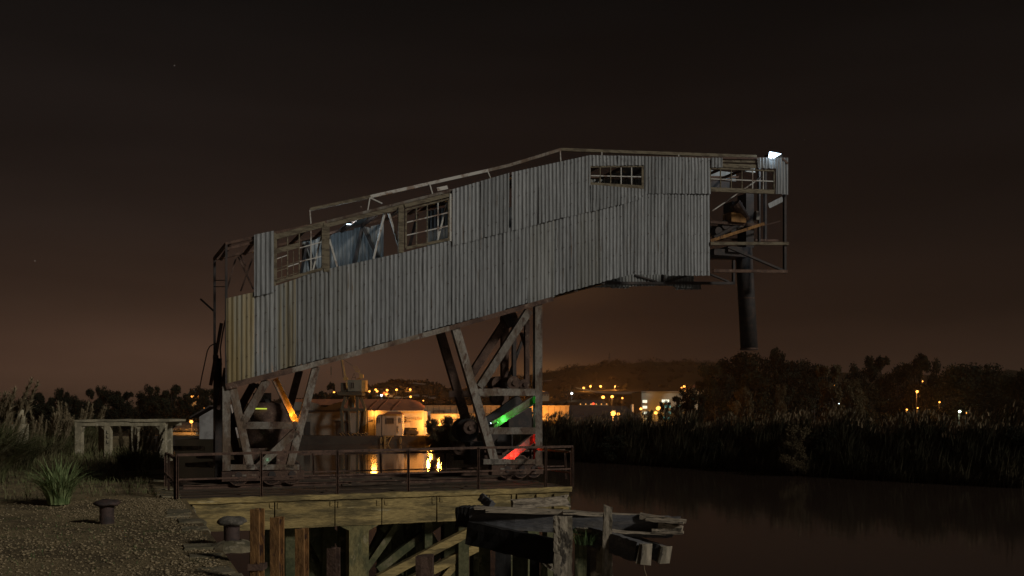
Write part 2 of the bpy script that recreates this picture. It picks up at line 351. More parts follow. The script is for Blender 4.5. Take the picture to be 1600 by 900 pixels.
F_ = np.array([(0, 1, 4), (1, 2, 4), (2, 3, 4), (3, 0, 4), (1, 0, 5), (2, 1, 5), (3, 2, 5), (0, 3, 5)])
Fa = (F_[None] + (np.arange(K) * 6)[:, None, None]).reshape(-1, 3)
g = npmesh('gravel', P_, Fa, pebble_m); g.rotation_euler = (0, 0, TH)
tag(g, 'loose brown gravel scattered over the quay in the foreground', 'gravel', kind='stuff')

# generic blades ------------------------------------------------------
def blades(base, length, width, lean, leanamt, droop=.5, seg=4, rs=nrs):
    """base (K,3) ; length,width (K,) ; lean angle (K,) ; leanamt (K,) -> verts, faces"""
    K = len(base); vs = []
    dx, dy = np.cos(lean), np.sin(lean)
    tw = lean + math.pi / 2 + rs.uniform(-.5, .5, K)
    for k in range(seg + 1):
        t_ = k / seg
        out_ = leanamt * (t_ ** 1.7) * length; up = length * (t_ - droop * leanamt * t_ ** 3)
        wd = width * (1 - t_ ** 1.6) * .5 + .0008
        c = base + np.stack([dx * out_, dy * out_, up], 1)
        wv = np.stack([np.cos(tw) * wd, np.sin(tw) * wd, 0 * wd], 1)
        vs += [c - wv, c + wv]
    vs = np.stack(vs, 1)  # K, 2(seg+1), 3
    n = 2 * (seg + 1)
    fq = np.array([(2 * k, 2 * k + 1, 2 * k + 3, 2 * k + 2) for k in range(seg)])
    F = (fq[None] + (np.arange(K) * n)[:, None, None]).reshape(-1, 4)
    return vs.reshape(-1, 3), F
def cat(*vf):
    V_, F2, n = [], [], 0
    for v, f in vf: V_.append(v); F2.append(f + n); n += len(v)
    return np.concatenate(V_), np.concatenate(F2)

# short dark grass on the land behind (stuff)
K = 16000
bw = 24 + 30 * nrs.rand(K) ** .9; bs = EDGE - .6 - 24 * nrs.rand(K)
sel = (np.array([hn(a * .35 + 2, b_ * .3) for a, b_ in zip(bs, bw)]) > -.25 + .5 * (bw < 24)) ; bs = bs[sel]; bw = bw[sel]; K = len(bs)
v_, f_ = blades(np.stack([bs, bw, np.array([gz(a, b_) for a, b_ in zip(bs, bw)])], 1), (.12 + .28 * nrs.rand(K)) * (.55 + .9 * np.clip((bw - 30) / 8, 0, 1)), .03 + 0 * bs, nrs.rand(K) * 6.28, .2 + .5 * nrs.rand(K), seg=2)
o = npmesh('grass', v_, f_, dgrass_m); o.rotation_euler = (0, 0, TH); tag(o, 'patchy dark grass growing between the quay and the concrete shelter', 'grass', kind='stuff')
K = 2600
bw = 8 + 14 * nrs.rand(K); bs = EDGE - .7 - 10 * nrs.rand(K) ** .8
sel = (np.array([hn(a * 1.1 + 5, b_ * .8) for a, b_ in zip(bs, bw)]) > .25); bs = bs[sel]; bw = bw[sel]; K = len(bs)
v_, f_ = blades(np.stack([bs, bw, np.array([gz(a, b_) for a, b_ in zip(bs, bw)])], 1), .03 + .06 * nrs.rand(K), .008 + 0 * bs, nrs.rand(K) * 6.28, .3 + .5 * nrs.rand(K), seg=2)
o = npmesh('weeds', v_, f_, grass_m); o.rotation_euler = (0, 0, TH); tag(o, 'low green weeds sprouting through the foreground gravel', 'weeds', kind='stuff')

# big green tuft
def tuft(name, label, p, n, L, mtl, catg='plant', wid=.02, amt=(.15, .75), spread=.15):
    p = Vector(p); b0 = np.zeros((n, 3)); a = nrs.rand(n) * 6.28; r = spread * np.sqrt(nrs.rand(n)); b0[:, 0] = r * np.cos(a); b0[:, 1] = r * np.sin(a)
    v_, f_ = blades(b0, L * (.55 + .45 * nrs.rand(n)), wid * (.6 + .6 * nrs.rand(n)), a + nrs.uniform(-.5, .5, n), amt[0] + (amt[1] - amt[0]) * nrs.rand(n), seg=6)
    o = npmesh(name, v_, f_, mtl); o.location = p; tag(o, label, catg); return o
tuft('grass_tuft', 'big spiky green grass tuft on the gravel at the left', (gx(92, 20.6), 20.6, GZ - .02), 330, 1.25, tuft_m, spread=.22, amt=(.15, 1.1), wid=.034)
# pampas clumps
def plume_mesh():
    K = 120; t_ = nrs.rand(K); b0 = np.stack([0 * t_, 0 * t_, t_ * .55], 1)
    return blades(b0, (.13 + .10 * nrs.rand(K)) * (1.15 - t_ * .6), .024 + 0 * t_, nrs.rand(K) * 6.28, .35 + .3 * nrs.rand(K), seg=2)
pm_v, pm_f = plume_mesh(); plume_me = None
def pampas(label, p, n, L, nplume, spread=.5, group=None, scale_pl=1.0, lmat=None):
    global plume_me
    root = thing('pampas_grass', label, 'pampas grass', Vector(p), group)
    b0 = np.zeros((n, 3)); a = nrs.rand(n) * 6.28; r = spread * np.sqrt(nrs.rand(n)); b0[:, 0] = r * np.cos(a); b0[:, 1] = r * np.sin(a)
    v_, f_ = blades(b0, 1.2 * L * (.5 + .5 * nrs.rand(n)), .035 * (.6 + .6 * nrs.rand(n)) * max(1, L / 1.6), a + nrs.uniform(-.6, .6, n), .2 + .85 * nrs.rand(n), seg=5)
    npmesh('leaves', v_, f_, lmat or dgrass_m, root)
    st_ = MB()
    for i in range(nplume):
        a_ = rnd.uniform(0, 6.28); rr = spread * rnd.uniform(.1, 1); ln = rnd.uniform(.15, .5)
        q0 = Vector((rr * math.cos(a_), rr * math.sin(a_), 0)); h = L * rnd.uniform(.72, 1.02)
        q1 = q0 + Vector((math.cos(a_) * ln * h * .6 + .04 * h, math.sin(a_) * ln * h * .6, h))
        st_.cyl(q0, q1, .008, .005, 4)
        if plume_me is None:
            o = npmesh('plume', pm_v, pm_f, plume_m, root); plume_me = o.data
        else:
            o = bpy.data.objects.new('plume', plume_me); COL.objects.link(o); o.parent = root
        o.location = q1 - (q1 - q0).normalized() * .1
        o.rotation_euler = (q1 - q0 + Vector((.10 * h, 0, 0))).to_track_quat('Z', 'Y').to_euler(); sc_ = rnd.uniform(.8, 1.3) * scale_pl; o.scale = (sc_, sc_, sc_)
    ORI['x'] = Vector((0, 0, 0)); me_ = st_.build('stems', plume_m); me_.parent = root
    return root
def gp(px, Y, z=GZ - .03): return (gx(px, Y), Y, z)
pampas('tall pampas grass clump with pale plumes at the far left edge', gp(-30, 27), 2200, 2.0, 28, .6, 'pampas grass clumps on the near bank', 1.5)
pampas('small pampas clump in front of the right half of the concrete shelter', gp(216, 33), 900, .85, 20, .5, 'pampas grass clumps on the near bank', 1.1)
pampas('pampas clump drooping behind the guard rail end, right of the shelter', gp(240, 34), 300, .75, 9, .35, 'pampas grass clumps on the near bank')
pampas('pampas clump between the stone pillar and the concrete shelter', gp(70, 39), 1100, 1.25, 20, .8, 'pampas grass clumps on the near bank', 1.3)
pampas('pampas clump behind the left end of the shelter roof', gp(122, 50), 900, 1.75, 24, .9, 'pampas grass clumps on the near bank', 1.4)
pampas('low pampas clump left of the stone pillar', gp(2, 33), 1200, 1.35, 16, .9, 'pampas grass clumps on the near bank', 1.2)
pampas('squat pampas clump just right of the stone pillar', gp(48, 42), 900, 1.3, 10, .6, 'pampas grass clumps on the near bank', 1.2)

# shrubs of leaf-size quads
def leafcloud(clumps, per, size, rs, flat=.0):
    cs = []; 
    for (c, r) in clumps:
        d = rs.normal(size=(per, 3)); d /= np.linalg.norm(d, axis=1)[:, None]
        rad = r * (.45 + .80 * rs.rand(per)[:, None] ** 1.3); cs.append(np.array(c)[None] + d * rad * np.array([1, 1, .8]))
    C = np.concatenate(cs); K = len(C)
    a = rs.normal(size=(K, 3)); a /= np.linalg.norm(a, axis=1)[:, None]
    b_ = np.cross(a, rs.normal(size=(K, 3))); b_ /= np.linalg.norm(b_, axis=1)[:, None]
    s1 = size * (.5 + .9 * rs.rand(K))[:, None]
    Q = np.stack([C - a * s1, C - b_ * s1 * .55, C + a * s1, C + b_ * s1 * .55], 1).reshape(-1, 3)
    return Q, np.arange(K * 4).reshape(-1, 4)
def crown_clumps(rs, kind):
    cl_ = []
    if kind == 0:      # broad eucalyptus, irregular with several heads
        for _ in range(26):
            th = rs.rand() * 6.28; h = rs.uniform(.30, 1); rr = .42 * math.sqrt(rs.rand()) * (1.15 - .55 * h ** 2)
            cl_.append(((rr * math.cos(th), rr * math.sin(th), h * .88), rs.uniform(.07, .14)))
    elif kind == 1:    # tall with separated heads
        for k in range(5):
            th = rs.rand() * 6.28; h = rs.uniform(.55, .95); rr = rs.uniform(.05, .28)
            for _ in range(4): cl_.append(((rr * math.cos(th) + rs.uniform(-.09, .09), rr * math.sin(th) + rs.uniform(-.09, .09), h + rs.uniform(-.06, .06)), rs.uniform(.06, .10)))
        for _ in range(10): th = rs.rand() * 6.28; cl_.append(((.25 * rs.rand() * math.cos(th), .25 * rs.rand() * math.sin(th), rs.uniform(.15, .6)), rs.uniform(.09, .15)))
    elif kind == 2:    # dense from the ground
        for _ in range(32):
            th = rs.rand() * 6.28; h = rs.uniform(.06, .95); rr = .42 * math.sqrt(rs.rand()) * math.sqrt(max(.1, 1 - h ** 2.2))
            cl_.append(((rr * math.cos(th), rr * math.sin(th), h * .9), rs.uniform(.08, .15)))
    else:              # umbrella pine
        for _ in range(18):
            th = rs.rand() * 6.28; rr = .38 * math.sqrt(rs.rand()); cl_.append(((rr * math.cos(th), rr * math.sin(th), .80 + .14 * (1 - (rr / .4) ** 2) * rs.uniform(.5, 1)), rs.uniform(.06, .10)))
    return cl_
tree_data = {}
def tree_meshes(kind, var, mtl):
    key = (kind, var, mtl.name)
    if key in tree_data: return tree_data[key]
    rs = np.random.RandomState(100 + kind * 10 + var); cl_ = crown_clumps(rs, kind)
    q, f = leafcloud(cl_, 230, .021, rs)
    o = npmesh('crown', q, f, mtl); me = o.data; bpy.data.objects.remove(o)
    m = MB(); top = .72 if kind in (1, 3) else .6
    m.cyl((0, 0, -.03), (.01, 0, .35), .022, .017, 7); m.cyl((.01, 0, .35), (0, .01, top), .017, .008, 7)
    for (c, r) in cl_[::3]:
        z0 = min(c[2] * .6, .5); m.cyl((0, 0, z0), (c[0], c[1], c[2]), .008, .003, 5)
    me2 = bpy.data.meshes.new('trunk'); me2.from_pydata([tuple(v) for v in m.v], [], m.f); me2.materials.append(bark_m)
    tree_data[key] = (me, me2); return tree_data[key]
def tree(name, label, cat_, px, ytop, Y, z0, width_px, kind, var, mtl, group=None):
    H = (EYE + (HY - ytop) / FPX * Y) - z0; wd = width_px / FPX * Y
    root = bpy.data.objects.new(name, None); COL.objects.link(root); root.location = (gx(px, Y), Y, z0); H *= 1.10
    tag(root, label, cat_, group); root.rotation_euler = (0, 0, rnd.uniform(0, 6.28))
    a, b_ = tree_meshes(kind, var, mtl)
    for nm, me in (('crown', a), ('trunk', b_)):
        o = bpy.data.objects.new(nm, me); COL.objects.link(o); o.parent = root; o.scale = (wd / .95, wd / .95, H)
        if nm == 'trunk': o.scale = (min(wd, H) / .95,) * 2 + (H,)
    return root

# ------------------------------------------------------------------ concrete shelter at the left
SY = 43.0; k_ = SY / FPX
sh = thing('concrete_shelter', 'low open concrete shelter with four posts and a flat roof at the left', 'shelter', (gx(188, SY), SY, GZ - .1))
def sx(px): return gx(px, SY)
def sz_(py): return EYE + (HY - py) * k_
for (a, b_) in ((117, 127), (163, 172), (205, 214), (249, 258)):
    MB().box((sx(a), SY, GZ - .3), (sx(b_), SY + .28, sz_(665))).build('post', conc_s, sh)
for (a, b_) in ((128, 136), (180, 190), (238, 246)):
    MB().box((sx(a), SY + 1.7, GZ - .3), (sx(b_), SY + 1.95, sz_(666))).build('rear_post', conc_s, sh)
MB().box((sx(117) - .01, SY - .01, sz_(665.5)), (sx(258) + .01, SY + .29, sz_(659.5))).build('front_beam', conc_s, sh)
MB().box((sx(119), SY + 1.7, sz_(665.5)), (sx(260), SY + 1.98, sz_(659.6))).build('rear_beam', conc_s, sh)
m = MB(); m.bar((sx(106.5), SY + 1.05, sz_(657.6)), (sx(265), SY + 1.05, sz_(656.8)), .10, 2.2, up=(0, 1, 0), seg=14, jit=.018); m.build('roof_slab', conc_s, sh)
for (a, s_) in ((127, 1), (163, -1), (214, 1), (249, -1)):
    m = MB(); x0 = sx(a); m.prism([(x0, sz_(665)), (x0 + s_ * 9 * k_, sz_(665)), (x0 + s_ * 4 * k_, sz_(668.5)), (x0, sz_(675))], 1, SY + .04, SY + .24); m.build('haunch', conc_s, sh)
for i, (y0) in enumerate((673, 680, 688)):       # vertical marks painted on the second post
    m = MB(); x = sx(166); m.box((x, SY - .012, sz_(y0 + 4)), (x + .03, SY - .003, sz_(y0)))
    m.box((x, SY - .012, sz_(y0 + 4) - .03), (x + .10, SY - .003, sz_(y0 + 4))) ; m.build('painted_mark', black_m, sh)
# stone pillar
pl = thing('stone_pillar', 'old rounded stone pillar among the pampas grass at far left', 'pillar', (gx(29, 38), 38, GZ - .1))
k3 = 38 / FPX
MB().box((gx(18, 38), 38, GZ - .3), (gx(35, 38), 38.5, EYE + (645 - 663) * k3)).build('base', conc_s, pl)
m = MB(); m.cyl((gx(29.5, 38), 38.2, EYE + (645 - 663) * k3), (gx(29.5, 38), 38.2, EYE + (645 - 645) * k3), .15, .14, 10); m.lathe([(.14, 0), (.12, .07), (.07, .12), (0.0, .14)], (gx(29.5, 38), 38.2, EYE), 10); m.build('head', conc_s, pl, smooth=True)
# low wall behind grass at left
m = MB(); m.bar((gx(-60, 40), 41, GZ + .3), (gx(16, 40), 40, GZ + .25), .9, .3, up=(0, 1, 0), seg=8, jit=.03)
tag(m.build('stone_wall', conc_s), 'crumbling low stone wall beside the pillar at the left edge', 'wall')

# ------------------------------------------------------------------ bollards
def bollard(label, px, Y, h, r, capm, group):
    root = thing('mooring_bollard', label, 'bollard', (gx(px, Y), Y, GZ), group); c = (gx(px, Y), Y, GZ)
    MB().lathe([(r * 1.0, -.05), (r * .98, h * .45), (r * 1.02, h * .72)], c, 24).build('shaft', iron_m, root, smooth=True)
    m = MB().lathe([(r * 1.02, h * .70), (r * 1.6, h * .74), (r * 1.85, h * .79), (r * 1.82, h * .85), (r * 1.5, h * .93), (r * 1.0, h * .98), (r * .5, h), (0.001, h * 1.01)], c, 26)
    m.v = [(x + .010 * math.sin(31 * y + 17 * z), y + .010 * math.sin(27 * x), z + .008 * math.sin(23 * x + 19 * y) + rnd.uniform(-.003, .003)) for x, y, z in m.v]; m.build('cap', capm, root, smooth=True)
    return root
b1 = bollard('flat topped dark bollard out on the gravel, farther from the water', 167, 17.1, .40, .125, iron_m, 'mooring bollards')
b2 = bollard('pale capped bollard on a crumbled footing at the quay edge', 362, 14.1, .42, .115, iron_top, 'mooring bollards')
m = MB(); c = (gx(364, 14.0), 14.0, GZ - .02); m.lathe([(.34, -.05), (.30, .03), (.2, .085), (.12, .10)], c, 14)
m.v = [(x + rnd.uniform(-.02, .02), y + rnd.uniform(-.02, .02), z + rnd.uniform(-.012, .012)) for x, y, z in m.v]; m.build('footing', stone_m, b2)

# ------------------------------------------------------------------ rusty H posts driven along the quay
HP = [(402, 12.5, 795, 15, 'short rusty steel post standing nearest the pale capped bollard'),
      (433, 10.9, 808, 15, 'tallest orange rust steel post, second from the bollard'),
      (472, 9.6, 826, 15, 'bright rusty steel post, third from the bollard'),
      (521, 8.6, 856, 15, 'low dark steel post cut short beside the concrete column'),
      ]
for (px, Y, yt, wp, lb) in HP:
    x = gx(px, Y); zt = EYE + (HY - yt) / FPX * Y; wd = wp / FPX * Y
    rt = thing('steel_post', lb, 'steel post', (x, Y, -.5), 'rusty steel posts along the quay edge')
    m = MB(); m.bar((x, Y, -.5), (x, Y, zt), wd, wd * 1.1, up=(.25, 1, 0), prof=hsec(wd, wd * 1.2, .012), seg=6, jit=.002)
    m.build('post_shaft', rust_h if px < 500 else steel_r, rt)
    if px < 420:
        MB().box((x - .1, Y - .1, GZ - .1), (x + .1, Y + .12, GZ - .02)).build('base_plate', steel_r, rt)

# ------------------------------------------------------------------ pier (frame coords)
PF = WA - 2.65      # front edge along V
PB = WA + 4.2
s_l = onw(282, 781, -2.65).x; s_r = onw(889, 760, -2.65).x
DZ = GZ
pier = thing('concrete_pier', 'concrete pier deck on greenish piles carrying the rusty loading gantry', 'pier', (s_l, PF, 0), frame=True)
wv = PF + .04; i = 0
while wv < PB - .1:
    wd = rnd.uniform(.20, .30); sA = s_l + .02
    for seg in range(3):
        e = s_l + (s_r - s_l) * (seg + 1) / 3 + (0 if seg == 2 else rnd.uniform(-1, 1))
        zt = DZ + rnd.uniform(-.012, .012)
        MB().bar((sA, wv + wd / 2, zt - .04), (e - .02, wv + wd / 2, zt - .04 + rnd.uniform(-.008, .008)), wd - .03, .08, up=(0, 0, 1)).build('deck_plank', plank_m, pier)
        sA = e
    wv += wd
# slab lip and main front beam in panels
z1 = DZ - .10; z2 = DZ - .14; z3 = DZ - .75
js = [onw(p, 800, -2.65).x for p in (300, 429, 523, 596, 682, 760, 806, 889)]
m = MB(); m.bar((s_l - .05, PF + .05, DZ - .065), (s_r + .05, PF + .05, DZ - .065), .12, .27, up=(0, 1, 0), seg=40, jit=.012); m.build('edge_slab', conc_y, pier)
for a, b_ in zip(js[:-1], js[1:]):
    zb = z3 if a < js[5] - .1 else DZ - .58
    m = MB(); m.bar((a + .015, PF + .14, (z2 + zb) / 2 + .02), (b_ - .015, PF + .14, (z2 + zb) / 2 + .02), z2 - zb + .08, .34, up=(0, 1, 0), seg=6, jit=.006); m.build('beam_panel', conc_y, pier)
    if a > js[0] + .1:
        for d_ in (-.12, .07):   # spalled corbels beside each joint
            m = MB(); m.box((a + d_, PF - .055, z2 - .16 + rnd.uniform(-.03, .03)), (a + d_ + .09, PF - .02, z2 - .02)); m.v = [(x + rnd.uniform(-.012, .012), y + rnd.uniform(-.004, .004), z + rnd.uniform(-.02, .02)) for x, y, z in m.v]; m.build('corbel', conc_y, pier)
MB().box((s_l, PF + .3, DZ - .3), (s_r, PB, DZ - .1)).build('deck_slab', conc_g, pier)
for wq in (PF + 2.6, PF + 5.2): MB().box((s_l, wq, z3 + .1), (s_r, wq + .4, DZ - .29)).build('inner_beam', conc_g, pier)
# cross beams under the deck
for sx_ in np.linspace(s_l + 1.2, s_r - .4, 8): MB().box((sx_ - .15, PF + .35, z3 + .2), (sx_ + .15, PB - .2, DZ - .31)).build('cross_beam', conc_g, pier)
# large haunched column
cs = onw(561, 850, -2.65).x; hw = .24
m = MB(); m.prism([(cs - hw, -1.5), (cs + hw, -1.5), (cs + hw, z3 - .16), (cs + hw + .3, z3 - .01), (cs - hw - .25, z3 - .01), (cs - hw, z3 - .14)], 1, PF + .0, PF + .42); m.build('main_column', conc_c, pier)
for px, w_, r_ in ((536, .5, .12), (512, 1.3, .15), (455, .6, .16), (490, 3.0, .16), (600, 3.2, .17), (640, 1.4, .13), (655, 3.3, .17), (668, .8, .10), (700, 2.6, .16), (722, .5, .14), (745, 3.4, .16), (705, 5.2, .17), (620, 5.4, .17), (560, 5.2, .17), (790, 1.2, .17), (830, 3.2, .18), (860, 1.0, .17), (800, 5.0, .18), (420, 2.5, .16), (400, 5.0, .16), (880, 3.4, .16)):
    q = onw(px, 850, -2.65 + w_)
    MB().box((q.x - r_, q.y - r_, -1.5), (q.x + r_, q.y + r_, z3 + .15)).build('pile', conc_g, pier)
def brace(x0, y0, x1, y1, w, th, mt=conc_g, dp=.2, nm='brace'):
    a = onw(x0, y0, w - 2.65); b_ = onw(x1, y1, w - 2.65); m = MB(); m.bar(a, b_, th, dp, up=(0, 1, 0), seg=6, jit=.006); m.build(nm, mt, pier)
brace(738, 828, 590, 905, .25, .21, conc_y); brace(762, 846, 640, 908, .55, .22, conc_y)
brace(690, 812, 590, 890, 1.1, .2); brace(596, 822, 660, 885, 1.6, .14); brace(610, 880, 668, 830, 2.4, .12); brace(560, 905, 520, 830, 3.0, .16)
brace(650, 905, 700, 850, 3.6, .14); brace(585, 850, 640, 905, 3.4, .14)
brace(600, 820, 560, 900, 1.9, .15); brace(660, 818, 700, 880, 2.8, .16); brace(730, 860, 690, 905, 1.5, .17, conc_y); brace(480, 830, 520, 905, 2.6, .15); brace(450, 905, 500, 830, 3.4, .14); brace(620, 818, 560, 905, .9, .16)
# thick block joins at the pier's right end
for px in (815, 845, 872):
    a = onw(px, 780, -2.65); MB().box((a.x - .16, PF - .10, DZ - .55), (a.x + .16, PF - .035, DZ - .17)).build('beam_end', conc_y, pier)
# crane rails
for w_ in (0.05, GW): 
    MB().bar((s_l + .2, WA + w_, DZ + .05), (s_r - .2, WA + w_, DZ + .05), .06, .11, up=(0, 0, 1), prof=hsec(.10, .11, .02)).build('crane_rail', steel_r, pier)
# old cable and debris lying on deck
PLL = ['long loose plank on the pier deck beside the left wheels', 'short plank lying askew at the middle of the pier deck', 'dark board lying flat nearest the reflected lights', 'loose board in front of the right wheels', 'warped plank across the rear crane rail', 'small offcut on the deck right of the middle rail post']
for i in range(6):
    s0 = rnd.uniform(s_l + 3.5, s_r - 3); w0 = WA + rnd.uniform(-.6, 2.4); l = rnd.uniform(.4, 1.6); a = rnd.uniform(-.4, .4)
    tag(MB().bar((s0, w0, DZ + .05), (s0 + l * math.cos(a), w0 + l * math.sin(a), DZ + .06), .14, .05, up=(0, 0, 1)).build('plank', plank_m, frame=True, org=(s0, w0, DZ)),
        PLL[i], 'plank', 'loose planks on the pier deck')

# guard rails -------------------------------------------------------------
def rail(label, pts, zb, zt, leans=None, mid=.45, r=.022, posts=None):
    p0 = pts[0]; rt = thing('guard_rail', label, 'guard rail', (p0[0], p0[1], DZ), 'rusty guard rails of the pier', frame=True)
    for i, (s_, w_) in enumerate(pts):
        ln = leans[i] if leans else 0
        MB().bar((s_, w_, zb(i)), (s_ + ln, w_, zt(i)), .05, .05, up=(0, 1, 0), prof=chan(.055, .05, .01)).build('post', rail_m, rt)
    for i in range(len(pts) - 1):
        a, b_ = pts[i], pts[i + 1]; la = leans[i] if leans else 0; lb = leans[i + 1] if leans else 0
        m = MB(); m.bar((a[0] + la - .02, a[1], zt(i)), (b_[0] + lb + .02, b_[1], zt(i + 1)), .06, .055, up=(0, 1, 0)); m.build('top_rail', rail_m, rt)
        f = mid; za = zb(i) + (zt(i) - zb(i)) * f; zc = zb(i + 1) + (zt(i + 1) - zb(i + 1)) * f
        m = MB(); m.bar((a[0] + la * f, a[1], za), (b_[0] + lb * f, b_[1], zc), .04, .035, up=(0, 1, 0)); m.build('mid_rail', rail_m, rt)
    return rt
rail_m = mat('rusty_rail', (.12, .07, .048), (.075, .045, .032), (.05, .03, .022), scale=4, rough=.85, bump=.4, bscale=25, fine=.3)
fr_px = [(277, 711, 781), (408, 707.5, 770), (527, 705, 764), (637.5, 702.5, 759), (747, 699.5, 757.5), (852, 698.5, 757), (894, 697.5, 757)]
tops = [onw(p[0], p[1], -2.60) for p in fr_px]
rail('rusty two bar guard rail along the pier front', [(q.x, WA - 2.60) for q in tops], lambda i: DZ - .02, lambda i: tops[i].z)
sL = tops[0].x - .05
rail('short rusty guard rail across the pier landing at the left', [(sL, WA - 2.5), (sL - .02, WA + .2), (sL - .04, WA + 1.7)], lambda i: DZ - .1, lambda i: DZ + .92 - .03 * i)
sRr = tops[-1].x + .03
rail('rusty guard rail closing the outer end of the pier', [(sRr, WA - 2.45), (sRr, WA + .3), (sRr, WA + 3.2)], lambda i: DZ - .1, lambda i: DZ + .9)
rr = [onw(p, 706, 3.9).x for p in (405, 491, 596, 697, 800, 884)]
rail('sagging rear guard rail with leaning posts behind the gantry', [(q, WA + 3.9) for q in rr], lambda i: DZ - .30, lambda i: DZ + .68, leans=[-.05] * 6)

# ------------------------------------------------------------------ the loading gantry
gan = thing('loading_gantry', 'derelict rusty loading gantry clad in corrugated sheets on braced steel legs', 'gantry', (onw(424, 750, 1.3).x, WA + 1.3, DZ), frame=True)
def C(*pts, w=0.0): 
    q = [onw(a, b_, w) for a, b_ in pts]; return np.array([p.x for p in q]), np.array([p.z for p in q])
botS, botZ = C((345, 603), (400, 590), (455, 574), (600, 536), (680, 515), (770, 490), (862, 464), (920, 447), (985, 430.5), (1110, 430))
topS, topZ = C((345, 382), (510, 346), (705, 297), (795, 271), (920, 243.5), (1108, 248), (1232, 248))
lapS, lapZ = C((690, 389), (795, 363), (875, 342), (994, 314), (1008, 303), (1112, 304))
bS, bZ = C((345, 468.5), (396, 457), (430, 447), (505, 422), (625, 396), (705, 375.5))
def FI(S, Z): return lambda s_: np.interp(s_, S, Z)
BOT, TOP, LAP, BAND = FI(botS, botZ), FI(topS, topZ), FI(lapS, lapZ), FI(bS, bZ)
def S(px, w=0.0): return onw(px, 500, w).x
PITCH, AMP = .118, .020
def sheet(s0, s1, fb, ft, w, mt, wmax=.80, jb=.03, jt=.0, nm='corrugated_sheet', par=None):
    n = max(1, round((s1 - s0) / wmax)); L = (s1 - s0) / n
    for k in range(n):
        a = s0 + k * L; b_ = a + L + (.05 if k < n - 1 else 0); m = mt[rnd.randrange(len(mt))] if isinstance(mt, list) else mt
        off = rnd.uniform(-.012, .012) - (.008 if k % 2 else 0); db = rnd.uniform(-jb, jb); dt = rnd.uniform(-jt, jt); tilt = rnd.uniform(-.012, .012)
        ns = max(3, int((b_ - a) / (PITCH / 9))); X = np.linspace(a, b_, ns + 1); rows = 7; vs = []
        ph = rnd.uniform(0, 6.28); dent = [(rnd.uniform(a, b_), rnd.random(), rnd.uniform(-.02, .02)) for _ in range(3)]
        zb = fb(X) + db + .008 * np.sin(X * 31 + ph); zt = ft(X) + dt
        for r in range(rows + 1):
            t_ = r / rows
            for i in range(ns + 1):
                x = X[i]; z = zb[i] * (1 - t_) + zt[i] * t_
                bul = sum(d[2] * math.exp(-((x - d[0]) / .14) ** 2 - ((t_ - d[1]) / .16) ** 2) for d in dent)
                edge = .012 * math.sin(x * 23 + ph) * (1 - t_) ** 6
                ss_ = 2 * abs(math.cos(math.pi * x / PITCH)) ** .75 - 1
                vs.append((x, w + off + tilt * (t_ - .5) * 2 - AMP * ss_ + bul - edge, z))
        n1 = ns + 1
        fs = [(r * n1 + i, r * n1 + i + 1, (r + 1) * n1 + i + 1, (r + 1) * n1 + i) for r in range(rows) for i in range(ns)]
        make(nm, vs, fs, m, par or gan, smooth=True)
E = .012
WF = WA
sheet(S(353), S(397), BOT, lambda s_: BAND(s_), WF - .05, sheet_yel, wmax=.4)
sheet(S(397), S(432), BOT, BAND, WF - .05, sheet_low, wmax=.6)
sheet(S(432), S(462), BOT, BAND, WF - .05, sheet_olv, wmax=.6)
sheet(S(462), S(705), BOT, BAND, WF - .05, [sheet_low, sheet_m])
sA2, zA2 = C((390, 464), (430, 455)); sA3, zA3 = C((390, 369.5), (430, 361))
sheet(S(396), S(427), FI(sA2, zA2), FI(sA3, zA3), WF - .12, sheet_m, wmax=.7)
sheet(S(705), S(1108), BOT, lambda s_: LAP(s_) + .12, WF - .05, [sheet_m, sheet_m, sheet_low])
w3t = FI(*C((910, 260.5), (1010, 259.5))); w3b = FI(*C((910, 289), (1010, 297)))
sheet(S(705), S(793), LAP, TOP, WF - .092, sheet_m, jb=.02)
sheet(S(797.5), S(920), LAP, TOP, WF - .092, sheet_m, jb=.02)
sheet(S(920), S(1004), w3t, TOP, WF - .092, sheet_m, jb=.0)
sheet(S(920), S(1004), LAP, w3b, WF - .092, sheet_m, jb=.01)
sheet(S(1004), S(1108), LAP, TOP, WF - .092, sheet_m, jb=.02)
w4t = FI(*C((1100, 263), (1230, 267))); r4b = FI(*C((1200, 303), (1232, 306)))
sheet(S(1108), S(1125), w4t, TOP, WF - .12, sheet_m); sheet(S(1180), S(1209), w4t, TOP, WF - .12, sheet_m)
sheet(S(1209), S(1228), r4b, TOP, WF - .125, sheet_m, jb=.01)
bo = MB()
for s_ in np.arange(S(356), S(1225), PITCH * 2):
    zt = float(BAND(s_)) if s_ < S(705) else float(TOP(s_)); zb = float(BOT(s_)); n = 5 if s_ < S(705) else 7
    if s_ > S(1108): zt, zb, n = float(TOP(s_)), float(TOP(s_)) - .5, 2
    for k in range(n):
        if rnd.random() < .25: continue
        z = zb + .12 + (zt - zb - .22) * k / (n - 1) + rnd.uniform(-.02, .02)
        if S(915) < s_ < S(1008) and float(w3b(s_)) - .05 < z < float(w3t(s_)) + .05: continue
        y = WF - (.125 if z > float(LAP(s_)) and s_ > S(705) else .085); h = .011
        bo.add([(s_ - h, y, z - h), (s_ + h, y, z - h), (s_ + h, y, z + h), (s_ - h, y, z + h), (s_, y - .012, z)], [(0, 1, 4), (1, 2, 4), (2, 3, 4), (3, 0, 4)])
tag(bo.build('bolts', steel_r, gan), kind='stuff')
